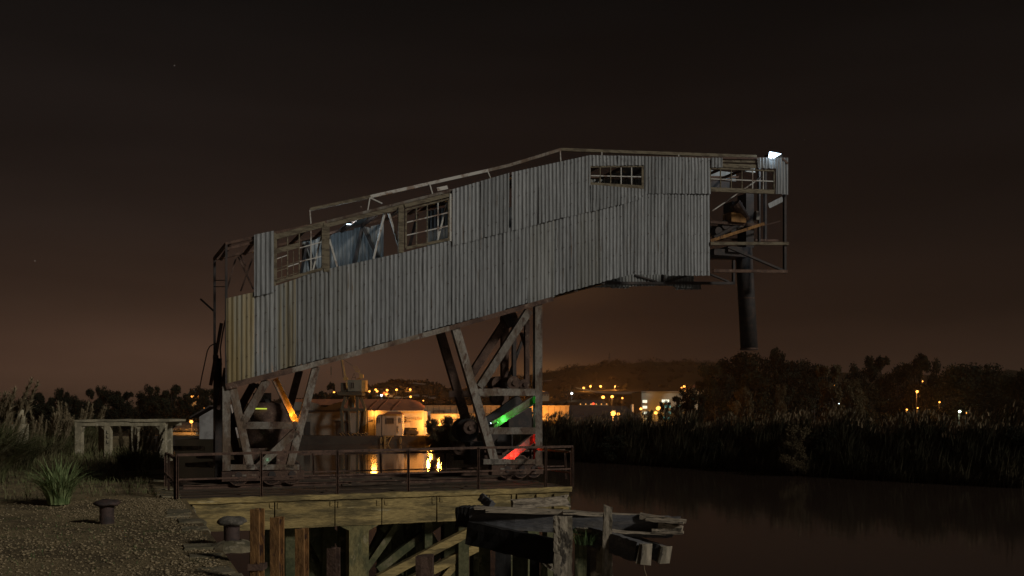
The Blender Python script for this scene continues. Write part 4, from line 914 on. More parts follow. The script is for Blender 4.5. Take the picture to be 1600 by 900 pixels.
# waterline of the reed bank in (x, y)
bank = [(-12, 140), (gx(700, 125), 125), (gx(780, 114), 114), (gx(860, 105), 105), (gx(1000, 92), 92), (gx(1200, 79), 79), (gx(1400, 70), 70), (gx(1600, 63.5), 63.5), (52, 50), (75, 38), (140, 20)]
bx, by = np.array([b_[0] for b_ in bank]), np.array([b_[1] for b_ in bank])
ridge = [(-1600, 600), (-400, 640), (300, 640), (470, 625), (540, 616), (575, 606), (610, 599), (640, 597.5), (680, 602), (720, 612), (760, 600), (850, 586), (900, 577), (945, 573), (1000, 571), (1060, 569.5), (1110, 571), (1200, 575), (1300, 585), (1500, 590), (1570, 582), (1640, 588), (2400, 600), (4000, 610)]
rpx = np.array([r_[0] for r_ in ridge]); rpy = np.array([r_[1] for r_ in ridge])
def terr(x, y):
    if y <= 0: y = .1
    yb = np.interp(x, bx, by) if x > -12 else QY
    if x <= -12:
        if y < QY - .01: return -1.5
        z = FZ
    else:
        d = y - yb
        if d < 0: return max(-1.5, d * .5)
        z = min(3.0, d * .42) if y < 150 else max(FZ, 3.0 - (y - 150) * .06)
    px = HX + FPX * x / y
    yr = np.interp(px, rpx, rpy) + .9 * math.sin(px * .11) + .5 * math.sin(px * .37)
    near = 650 if px < 725 else 1150
    if px < 725: near = 650 + 500 * max(0, (px - 660) / 65) ** 2
    H = EYE + (HY - yr) / FPX * near
    t_ = (y - 240) / (near - 240)
    if t_ > 0:
        t_ = min(t_, 1); f = t_ * t_ * (3 - 2 * t_); z = z * (1 - f) + H * f
    return z
Ys = np.concatenate([np.linspace(15, 60, 10), np.linspace(62, 150, 45), [QY - .02, QY], np.linspace(156, 240, 12), np.linspace(260, 1150, 60), np.linspace(1250, 5000, 8)])
Uu = np.concatenate([np.linspace(-3, -.6, 12), np.linspace(-.58, .62, 190), np.linspace(.65, 4, 14)])
vs = []; 
for y in Ys:
    for u_ in Uu:
        x = u_ * max(y, 60); vs.append((x, y, terr(x, y)))
n_ = len(Uu); fs = [(j * n_ + i, j * n_ + i + 1, (j + 1) * n_ + i + 1, (j + 1) * n_ + i) for j in range(len(Ys) - 1) for i in range(n_ - 1)]
tag(make('hills', vs, fs, hill_m, smooth=True), kind='structure')
# far quay apron and its wall
tag(make('far_quay_ground', [(-140, QY, FZ + .02), (-10, QY, FZ + .02), (-10, 200, FZ + .02), (-140, 200, FZ + .02)], [(0, 1, 2, 3)], far_m), kind='structure')
tag(MB().box((-140, QY - .5, -1.5), (-11.5, QY + .3, FZ + .04)).build('far_quay_wall', mat('wet_quay_stone', (.04, .034, .026), (.025, .021, .017), scale=.3, rough=.9, bump=.2), org=(-60, QY, 0)), 'dark far quay wall across the river below the warehouses', 'quay wall')

# hill woodland fringe (stuff)
rs = np.random.RandomState(5); cl_ = []
for px in np.arange(-60, 1660, 3.2):
    if rs.rand() < .25: continue
    dist = 640 if px < 700 else 1140
    x = gx(px, dist); z = terr(x, dist); r = rs.uniform(1.2, 3.2) * dist / 1100; cl_.append(((x, dist, z + r * .2), r))
for _ in range(46):
    px = rs.choice([rs.normal(944, 3), rs.normal(965, 3), rs.normal(954, 8)]); x = gx(px, 1140); cl_.append(((x, 1138, terr(x, 1140) + rs.uniform(0, 5)), rs.uniform(1.5, 2.6)))
for _ in range(260):   # wooded slopes
    px = rs.uniform(700, 1120); y = rs.uniform(420, 1050); x = gx(px, y); cl_.append(((x, y, terr(x, y) + .5), rs.uniform(2, 4.5) * y / 1000))
for _ in range(140):
    px = rs.uniform(480, 720); y = rs.uniform(330, 620); x = gx(px, y); cl_.append(((x, y, terr(x, y) + .5), rs.uniform(1.2, 3)))
q, f = leafcloud(cl_, 26, .9, rs); o = npmesh('woodland', q, f, hill_m); tag(o, 'dark distant woodland fringing the hilltops and slopes', 'woodland', kind='stuff')
mst = thing('radio_mast', 'thin radio mast on the top of the far hill', 'mast', (gx(952, 1130), 1130, 55))
m = MB(); zb = terr(gx(952, 1130), 1130); 
for dx in (-1, 1): m.bar((gx(952, 1130) + dx, 1130, zb), (gx(952, 1130) + dx * .3, 1130, zb + 15), .8, .8)
m.build('lattice', steel_d, mst); MB().box((gx(952, 1130) - 1.4, 1129.5, zb + 9), (gx(952, 1130) + 1.4, 1130.5, zb + 10)).build('platform', steel_d, mst)

# ---- warehouse with barrel roof
WY = 158.0; kk = WY / FPX
def X(px, Y=WY): return gx(px, Y)
def Z(py, Y=WY): return EYE + (HY - py) / FPX * Y
def quad_window(par, px0, py0, px1, py1, Y, gm=None, fm=None, bars=1, nm='window', recess=True):
    fr_ = MB(); x0, x1, z0, z1 = X(px0, Y), X(px1, Y), Z(py1, Y), Z(py0, Y); t_ = min(.12, (x1 - x0) * .1)
    for (a, b_) in (((x0 - t_, z0 - t_), (x1 + t_, z0)), ((x0 - t_, z1), (x1 + t_, z1 + t_)), ((x0 - t_, z0), (x0, z1)), ((x1, z0), (x1 + t_, z1))): fr_.box((a[0], Y - .12, a[1]), (b_[0], Y - .004, b_[1]))
    for i in range(1, bars + 1): xm = x0 + (x1 - x0) * i / (bars + 1); fr_.box((xm - .03, Y - .09, z0), (xm + .03, Y - .05, z1))
    fw = fr_.build(nm, fm or wall_g, par); make('pane', [(x0, Y - .03, z0), (x1, Y - .03, z0), (x1, Y - .03, z1), (x0, Y - .03, z1)], [(0, 1, 2, 3)], gm or glass_m, fw)
    return fw
wh = thing('warehouse', 'long pale warehouse with curved red roof and a large number five', 'warehouse', (X(560), WY, FZ))
MB().box((X(340), WY, FZ), (X(574.9), WY + 14, Z(642.5))).build('wall', wall_g, wh)  # left stretch of the white wall, its lack of lamplight painted grey
MB().box((X(575), WY, FZ), (X(661.5), WY + 14, Z(642.5))).build('wall', wall_w, wh)
MB().box((X(338), WY - .25, Z(643.2)), (X(575), WY - .01, Z(641.2))).build('cornice', roof_d, wh)
MB().box((X(575.2), WY - .3, Z(643)), (X(663), WY - .01, Z(641.6))).build('cornice', wall_w, wh)
# white parapet with dipping centre at left
poly = [(X(440), Z(641.5)), (X(538), Z(641.5)), (X(536), Z(627)), (X(522), Z(630)), (X(512), Z(635)), (X(508), Z(636)), (X(502), Z(635)), (X(495), Z(630.5)), (X(484), Z(628)), (X(440), Z(628))]
MB().prism(poly, 1, WY + .02, WY + .5).build('parapet', wall_g, wh)
MB().box((X(500), WY + .6, Z(638)), (X(512), WY + 2, Z(633))).build('roof_hatch', roof_d, wh)
# curved roof: eave rises back; right end rounded
def roofcurve(u): return 1.0
m = MB(); ny, nx_ = 8, 26; vs = []
for j in range(ny + 1):
    t_ = j / ny * math.pi / 2
    for i in range(nx_ + 1):
        pxx = 440 + (658 - 440) * i / nx_
        e = min(1, max(0, (660 - pxx) / 32)); ef = math.sqrt(max(0, 1 - (1 - e) ** 2))
        vs.append((X(pxx), WY + .3 + 7 * math.sin(t_) ** 1.0 * (1 if True else 0), Z(642) + (Z(626.5) - Z(642)) * (1 - math.cos(t_)) ** .8 * 1.25 * ef))
n1 = nx_ + 1
make('roof', vs, [(j * n1 + i, j * n1 + i + 1, (j + 1) * n1 + i + 1, (j + 1) * n1 + i) for j in range(ny) for i in range(nx_)], roof_o, wh, smooth=True)
for px in (575, 590, 612): MB().bar((X(px), WY + .25, Z(641.5)), (X(px + 9), WY + 6.8, Z(626.6) + .5), .12, .1, up=(0, 0, 1)).build('roof_rib', roof_o, wh)
for (a, b_, c_, d_) in ((476, 659, 485, 680), (526, 658, 544, 680)):
    MB().box((X(a), WY - .10, Z(d_)), (X(b_ if False else c_), WY - .01, Z(b_))).build('door', dark_m, wh)
MB().box((X(525), WY - .35, Z(658.5)), (X(545), WY - .005, Z(657))).build('door_canopy', roof_d, wh)
for (x0, y0, x1, y1) in ((579, 651.5, 584.5, 656), (636, 652.5, 641.5, 655.3), (636, 657, 641.5, 659.5), (645, 652.5, 650.5, 656), (654, 652.5, 659, 656)): quad_window(wh, x0, y0, x1, y1, WY, wall_o, wall_w)
MB().box((X(566), WY - .03, FZ), (X(567), WY - .0, Z(642))).build('downpipe', dark_m, wh); MB().box((X(575), WY - .1, FZ), (X(575.8), WY - .0, Z(642))).build('downpipe', wall_o, wh)
MB().box((X(574), WY - .05, Z(658.6)), (X(582), WY - .0, Z(658.0))).build('pipe_run', dark_m, wh)
MB().box((X(629.5), WY - .05, Z(679)), (X(651.5), WY + .005, Z(668.3))).build('loading_opening', dark_m, wh)
MB().box((X(629), WY - .5, Z(668.3)), (X(653), WY - .01, Z(667.2))).build('opening_lintel', wall_w, wh)
MB().box((X(629.5), WY - .04, Z(661)), (X(635), WY - .012, Z(651))).build('number_panel', crane_y, wh)
def text(body, loc, size, mtl, par, nm='lettering', width=None):
    cu = bpy.data.curves.new('txt', 'FONT'); cu.body = body; cu.size = size; cu.extrude = .01; cu.align_x = 'LEFT'; cu.offset = size * .02
    ob = bpy.data.objects.new('txt', cu); COL.objects.link(ob); dg = bpy.context.evaluated_depsgraph_get(); me = bpy.data.meshes.new_from_object(ob.evaluated_get(dg)); bpy.data.objects.remove(ob)
    me.materials.clear(); me.materials.append(mtl); o = bpy.data.objects.new(nm, me); COL.objects.link(o); o.rotation_euler = (R(90), 0, 0)
    if width:
        w0 = max(v.co.x for v in me.vertices); o.scale = (width / w0, 1, 1)
    o.parent = par; o.location = Vector(loc) - ORI[par.name]; return o
text('5', (X(630.2), WY - .055, Z(659.2)), 1.1, black_m, wh)
text('DEBEX  X  GRAC  A  J', (X(478), WY - .02, Z(651.8)), .6, mat('faded_letters', (.15, .13, .10), rough=.9, bump=0), wh, width=X(545) - X(478))
text('J  9', (X(550), WY - .02, Z(651.8)), .6, mat('faded_letters_two', (.15, .13, .10), rough=.9, bump=0), wh)
# curved stain-shaped wing wall next to gatehouse
GY = 155.4
gh = thing('gatehouse', 'small hipped roof gatehouse, its shaded front coloured grey, in front of the lit warehouse wall', 'gatehouse', (gx(610, GY), GY, FZ))
MB().box((X(597, GY), GY, FZ), (X(619.5, GY), GY + 2.3, Z(647.3, GY))).build('wall', wall_g, gh)  # front face, its shade put into the grey
MB().box((X(619.52, GY), GY + .02, FZ), (X(629, GY), GY + 2.3, Z(647.3, GY))).build('lit_side_wall', wall_w, gh)  # right face in the paler wall colour to show it lamplit
poly = [(X(587, GY), FZ), (X(597, GY), FZ), (X(597, GY), Z(647, GY)), (X(592, GY), Z(647.5, GY)), (X(589, GY), Z(650, GY)), (X(587.5, GY), Z(654, GY))]
MB().prism(poly, 1, GY + .1, GY + 2.2).build('wing_wall', wall_g, gh)
x0, x1, xm0, xm1 = X(600, GY), X(630, GY), X(608, GY), X(624, GY)
make('roof', [(x0 - .2, GY - .3, Z(647.3, GY)), (x1, GY - .3, Z(647.3, GY)), (x1, GY + 2.6, Z(647.3, GY)), (x0 - .2, GY + 2.6, Z(647.3, GY)), (xm0, GY + 1.1, Z(643, GY)), (xm1, GY + 1.1, Z(643, GY))], [(0, 1, 5, 4), (1, 2, 5), (2, 3, 4, 5), (3, 0, 4), (0, 3, 2, 1)], roof_o, gh)
quad_window(gh, 604.5, 654, 614.5, 661, GY, glass_m, roof_d, bars=2); quad_window(gh, 589, 652.5, 593.5, 660.5, GY + .1, dark_m, wall_g); quad_window(gh, 624, 653, 627, 661, GY + .02, dark_m, wall_w); quad_window(gh, 621.4, 665, 622.8, 675.5, GY + .02, dark_m, wall_w)
# parked car in the loading opening
car = thing('parked_car', 'dark car parked in the warehouse loading opening', 'car', (X(645, 157), 157, FZ))
cx_, cy_ = X(644, 156.4), 156.4
m = MB(); m.prism([(cx_ - 1, FZ + .25), (cx_ + 1.0, FZ + .25), (cx_ + 1.0, FZ + .62), (cx_ + .72, FZ + .75), (cx_ + .45, FZ + 1.08), (cx_ - .4, FZ + 1.1), (cx_ - .72, FZ + .75), (cx_ - 1, FZ + .65)], 1, cy_, cy_ + 1.2); m.build('body', black_m, car)
for d_ in (-.6, .62): MB().cyl((cx_ + d_, cy_ - .04, FZ + .26), (cx_ + d_, cy_ + .15, FZ + .26), .24, .24, 14).build('wheel', black_m, car)
MB().prism([(cx_ - .6, FZ + .77), (cx_ + .62, FZ + .77), (cx_ + .42, FZ + 1.02), (cx_ - .38, FZ + 1.04)], 1, cy_ - .02, cy_ - .005).build('side_window', glass_m, car)
# right long warehouse + annex
RY = 172.0
rw_ = thing('warehouse', 'long tan warehouse lit orange beyond the reeds, behind the right leg', 'warehouse', (X(760, RY), RY, FZ))
MB().box((X(657, RY), RY, FZ), (X(889, RY), RY + 16, Z(635, RY))).build('wall', wall_o, rw_)
MB().box((X(656, RY), RY - .1, Z(635, RY)), (X(890, RY), RY + 16, Z(633.5, RY))).build('roof', wall_o, rw_)
for px in range(668, 889, 9): MB().box((X(px, RY), RY - .05, FZ), (X(px, RY) + .06, RY - .003, Z(635.2, RY))).build('wall_joint', roof_d, rw_)
quad_window(rw_, 866, 643, 870.5, 647.5, RY, dark_m, wall_o); quad_window(rw_, 873.5, 643, 878, 647.5, RY, dark_m, wall_o); quad_window(rw_, 661, 647.5, 664, 652, RY, dark_m, wall_o)
MB().box((X(846, RY), RY - .12, FZ), (X(856, RY), RY - .01, Z(653, RY))).build('roller_door', wall_w, rw_)
quad_window(rw_, 678, 642.5, 693, 646.5, RY, wall_o, roof_d)
MB().box((X(858, RY), RY + 1, Z(633.4, RY)), (X(866, RY), RY + 3, Z(630.5, RY))).build('roof_vent', roof_d, rw_)
AY = 165.0
an = thing('annex', 'flat grey annex with white lettering in front of the tan warehouse', 'building', (X(710, AY), AY, FZ))
MB().box((X(673, AY), AY, FZ), (X(760, AY), AY + 5, Z(647, AY))).build('wall', wall_g, an)
MB().box((X(672.5, AY), AY - .1, Z(647, AY)), (X(761, AY), AY + 5, Z(646, AY))).build('roof_edge', roof_d, an)
text('IOPERCU TALL', (X(679, AY), AY - .03, Z(658.3, AY)), .55, wall_w, an, width=X(701, AY) - X(679, AY))
# stacked hulks at the quay: dark low buildings right of it
DY = 205.0
db = thing('warehouse', 'low dark warehouse with flat roof left of the white office building', 'warehouse', (X(930, DY), DY, FZ))
MB().box((X(889, DY), DY, FZ), (X(1000, DY), DY + 12, Z(652, DY))).build('wall', roof_d, db)
make('roof', [(X(884, DY), DY, Z(652, DY)), (X(1000, DY), DY, Z(652, DY)), (X(990, DY), DY + 14, Z(634, DY)), (X(884, DY), DY + 14, Z(632, DY))], [(0, 1, 2, 3)], roof_d, db)
# office building with lit windows
OY = 245.0
of = thing('office_building', 'pale modern office block with lit white windows beside the dark trees', 'office building', (X(1040, OY), OY, FZ))
MB().box((X(1002.5, OY), OY, FZ), (X(1092, OY), OY + 20, Z(612, OY))).build('wall', office_m, of)
MB().box((X(1001.5, OY), OY - .3, Z(612.4, OY)), (X(1093, OY), OY + 20.3, Z(611.3, OY))).build('roof_edge', wall_w, of)
for (x0, y0, x1, y1, em) in ((1004, 625, 1011, 629.5, em_win), (1004, 634, 1011, 638.5, em_win), (1004, 643.2, 1011, 647, em_win), (1034, 624.3, 1045.5, 628.8, em_win), (1038, 633, 1048, 637.5, em_teal), (1037, 643, 1048, 647, em_teal), (1036, 651, 1047, 655.5, em_teal), (1078, 620, 1086, 624, em_teal), (1058, 633, 1066, 637, em_teal), (1009, 651, 1012, 656, em_teal)):
    quad_window(of, x0, y0, x1, y1, OY, em, office_m, bars=3)
tk = thing('chimney', 'short round pale chimney lit orange left of the office block', 'chimney', (X(987, 225), 225, FZ))
MB().cyl((X(987, 225), 225, FZ), (X(987, 225), 225, Z(632.5, 225)), .42, .42, 14).build('shaft', wall_w, tk, smooth=True); MB().cyl((X(987, 225), 225, Z(632.5, 225)), (X(987, 225), 225, Z(631.5, 225)), .46, .46, 14).build('rim', wall_g, tk)

# ---- portal crane
PY = 154.6
pc = thing('portal_crane', 'old portal crane with grey cabin and yellow jib on the far quay', 'crane', (X(553, PY), PY, FZ))
def pb(nm, x0, y0, x1, y1, t_, mt_=crane_d, dy=0, dp=None, par=None):
    k = PY / FPX; m = MB(); m.bar(at(x0, y0, PY + dy), at(x1, y1, PY + dy), t_ * k, (dp or t_ * k), up=(0, 1, 0)); return m.build(nm, mt_, par or pc)
for (x0, xm, x1, dy) in ((540, 533.5, 536, 0), (547, 545, 546.5, 3.2), (558, 559, 558, 0.01), (564, 571, 568, 3.2)):
    pb('leg', x0, 620, xm, 641, 4.2, dy=dy); pb('leg', xm, 641, x1, 676, 4.2 if x0 != 547 else 3, dy=dy)
pb('portal_beam', 533, 640, 571, 640, 3.6, dy=-.1); pb('portal_beam', 533, 640, 571, 640, 3, dy=3.2); pb('platform', 531, 615.5, 568, 615.5, 5, dp=3.6, dy=1.6)
pb('centre_column', 550.5, 618, 550.5, 637, 7.5, crane_m, dy=1.5); pb('ladder', 555.5, 617, 553.5, 634, 1.3, crane_y, dy=.2); pb('brace', 533, 640, 547, 618, 1.6, dy=.3); pb('brace', 571, 640, 560, 618, 1.6, dy=.3); pb('end_truck', 565, 663, 571, 663, 3)
MB().box((X(543.5, PY), PY, Z(611.5, PY)), (X(564.5, PY), PY + 2.4, Z(593.5, PY))).build('cabin', crane_m, pc)
MB().box((X(564.7, PY), PY + .3, Z(611.5, PY)), (X(570.8, PY), PY + 2.6, Z(594, PY))).build('lit_cabin_side', crane_y, pc)  # cabin's right side, its orange lamplight put into the yellow colour
quad_window(pc, 548.3, 598, 553.2, 606.5, PY, dark_m, crane_m); MB().box((X(532, PY), PY + .2, Z(612, PY)), (X(541, PY), PY + 1.8, Z(598, PY))).build('winch_house', crane_d, pc)
pb('jib', 534.3, 560.5, 540, 590, 1.8, crane_y); pb('jib', 532.6, 562, 536.5, 590, 1.0, crane_d, dy=1.2); pb('jib_foot', 537, 592, 543.5, 592, 5, crane_y); pb('jib_foot', 541, 596, 542.5, 607, 2, crane_y, dy=-.05)
pb('stay', 551.5, 572, 563.5, 587, .8, crane_y); pb('stay', 556.5, 572, 566, 587, .8, crane_y, dy=.4); pb('stay', 555, 580.5, 561.5, 580.5, 1.2, crane_y); pb('stay_drum', 562, 588, 568, 588, 6, crane_y); pb('stay', 557, 593, 567, 589, 1.6, crane_y)
for (x0, y0, x1, y1) in ((549, 593, 553.5, 583), (553.5, 583, 556, 593), (550, 590, 556, 590), (534.3, 560.5, 551.5, 572)): pb('stay', x0, y0, x1, y1, .5, crane_d)
pb('hoist_cable', 517.4, 520, 517.4, 590, .25, crane_d); pb('hook_block', 517.3, 573, 517.4, 586, 1.1, crane_d)
pb('jib', 517.4, 520, 534.3, 560.5, .9, crane_d)
ORD = ['leftmost', 'second from left', 'third from left', 'middle', 'third from right', 'second from right', 'rightmost']
for i, px in enumerate((533, 539, 546, 552, 558, 565, 571)):
    q = at(px, 679 + (i % 2) * 1.2, 153.6); m = MB(); 
    m.cyl(q + Vector((-.05, -.1, 0)), q + Vector((.1, .25, .1)), .34, .34, 12); o = m.build('tyre_fender', black_m, org=q)
    tag(o, ORD[i] + ' black tyre at the feet of the portal crane', 'tyre', 'tyres at the portal crane feet')
    m = MB(); m.bar(q + Vector((-.2, -.3, .25)), q + Vector((.25, -.3, -.25)), .09, .05); o = m.build('mooring_hook', crane_y, org=q); tag(o, ORD[i] + ' yellow steel hook among the tyres under the portal crane', 'hook', 'hooks among the tyres')
fb = thing('fender_bracket', 'triangular fender bracket coloured lamp lit orange on the far quay wall', 'bracket', at(603, 690, 152.3))
k = 152.2 / FPX
for (x0, y0, x1, y1, t_) in ((600, 681, 602, 704, 1.2), (613, 681, 603, 700, 1.2), (599, 681.5, 615, 681.5, 1.3), (600.5, 688, 609, 682, .7), (601.5, 695, 606, 690, .7), (602.5, 681, 602.8, 706, 1.4)):
    m = MB(); m.bar(at(x0, y0, 152.2), at(x1, y1, 152.2), t_ * k, .12); m.build('strut', crane_y, fb)  # orange lamplight on the steel put into the strut colour
for (px, lb) in ((595.5, 'left'), (626, 'right')):
    pts = [at(px + 1.2 * math.cos(t_), 688 + 5 * math.sin(t_), 152.2) for t_ in np.linspace(0, 6.28, 9)]; o = MB().tube(pts, .05, 5).build('mooring_chain', crane_y, org=pts[0]); tag(o, 'loop of chain on the quay wall %s of the fender bracket' % lb, 'chain')
# white shed at the left behind the mast
SY2 = 95.0
sd_ = thing('shed', 'white gabled shed just left of the gantry mast', 'shed', (X(330, SY2), SY2, 1.5))
m = MB(); m.prism([(X(311.5, SY2), .5), (X(352, SY2), .5), (X(352, SY2), Z(632, SY2)), (X(340, SY2), Z(635, SY2)), (X(311.5, SY2), Z(651, SY2))], 1, SY2, SY2 + 5); m.build('wall', shed_m, sd_)
m = MB(); m.bar(at(310.5, 652, SY2 + 2.4), at(341, 634.5, SY2 + 2.4), .15, 5.4, up=(0, 1, 0)); m.build('roof', roof_d, sd_)
tag(MB().box((X(290, SY2), SY2 - 3, -1), (X(360, SY2), SY2 + 8, Z(686, SY2))).build('shed_landing', far_m, org=(X(330, SY2), SY2, 0)), 'low earth landing under the white shed', 'landing')
# timber heap behind the landing rail
TLL = ['topmost grey timber of the heap behind the landing rail', 'lowest grey timber of the heap behind the landing rail', 'longest grey timber poking left from the heap behind the landing rail', 'tilted grey timber in the middle of the heap behind the landing rail', 'short grey timber at the right of the heap by the gantry mast', 'rearmost grey timber of the heap behind the landing rail']
for i in range(6):
    y_ = 30 + i * .35; px = 272 + (i * 37) % 55; p = at(px, 700 + (i * 13) % 38, y_ + 4); q = p + Vector((rnd.uniform(.8, 1.6), rnd.uniform(-.4, .4), rnd.uniform(-.05, .12)))
    q.z = max(q.z, GZ - .6)
    tag(MB().bar(p, q, .13, .16, up=(0, 1, 0), seg=3, jit=.01).build('stacked_timber', wood_g, org=p), TLL[i], 'timber', 'timbers heaped behind the landing rail')

# ---- hillside houses and lamps
def house(label, px0, px1, yt, yb, Y, wm, rm, emw=None):
    z0 = terr(X((px0 + px1) / 2, Y), Y); rt = thing('house', label, 'house', (X((px0 + px1) / 2, Y), Y, min(z0, Z(yb, Y)))); x0, x1 = X(px0, Y), X(px1, Y)
    zb = min(z0 - 1, Z(yb, Y)); MB().box((x0, Y, zb), (x1, Y + 6, Z(yt, Y) - .6)).build('wall', wm, rt)
    e = .3; make('roof', [(x0 - e, Y - e, Z(yt, Y) - .6), (x1 + e, Y - e, Z(yt, Y) - .6), (x1 + e, Y + 6 + e, Z(yt, Y) - .6), (x0 - e, Y + 6 + e, Z(yt, Y) - .6), (x0 + (x1 - x0) * .2, Y + 3, Z(yt, Y) + .9), (x1 - (x1 - x0) * .2, Y + 3, Z(yt, Y) + .9)], [(0, 1, 5, 4), (1, 2, 5), (2, 3, 4, 5), (3, 0, 4)], rm, rt)
    n = max(2, int((px1 - px0) / 4))
    for i in range(n):
        u_ = px0 + (px1 - px0) * (i + .3) / n; quad_window(rt, u_, yt + (yb - yt) * .4, u_ + (px1 - px0) / n * .4, yt + (yb - yt) * .7, Y, emw if (emw and i % 2 == 0) else glass_m, wm, bars=0)
    return rt
house('small white gabled house on the slope above the curved red roof', 597, 606, 614.5, 621, 430, wall_w, roof_o)
house('long low hall faintly lit high on the slope left of the dark trees', 992, 1026, 603.5, 608.5, 620, wall_o, roof_d)
house('orange lit house above the left end of the office roof', 1064, 1080, 606, 612.5, 420, wall_o, roof_o)
house('orange lit house with pointed roof touching the dark trees', 1083, 1100, 603.5, 612, 430, wall_o, roof_o)
house('low yellow lit building below the red light on the slope', 905, 950, 629, 633.5, 330, wall_o, roof_d, em_na_s)
house('small cottage among the lamps left of the long slope road', 845, 858, 614, 620, 500, wall_o, roof_d)
house('lamp lit cottage at the top of the left wood', 292, 312, 614, 622, 300, wall_o, roof_d, em_na_s)
house('low lamp lit building seen under the left wood', 268, 306, 668, 673.5, 160, wall_o, roof_d)
def road(pts, wd):
    vs = []; fs = []
    for i, (px, y) in enumerate(pts):
        x = X(px, y); z = max(terr(x, y - 4), terr(x, y + 8), terr(x, y)) + .8; vs += [(x, y - wd / 2, z - .1), (x, y + wd / 2, z + wd * .07)]
        if i: fs.append((2 * i - 2, 2 * i, 2 * i + 1, 2 * i - 1))
    tag(make('road', vs, fs, road_m), kind='structure')
road([(900, 560), (930, 520), (960, 500), (1000, 500), (1040, 490), (1100, 480), (1150, 470)], 22)
road([(600, 420), (625, 400), (650, 420), (680, 430)], 12); road([(840, 700), (862, 700)], 12); road([(640, 520), (665, 520)], 12)
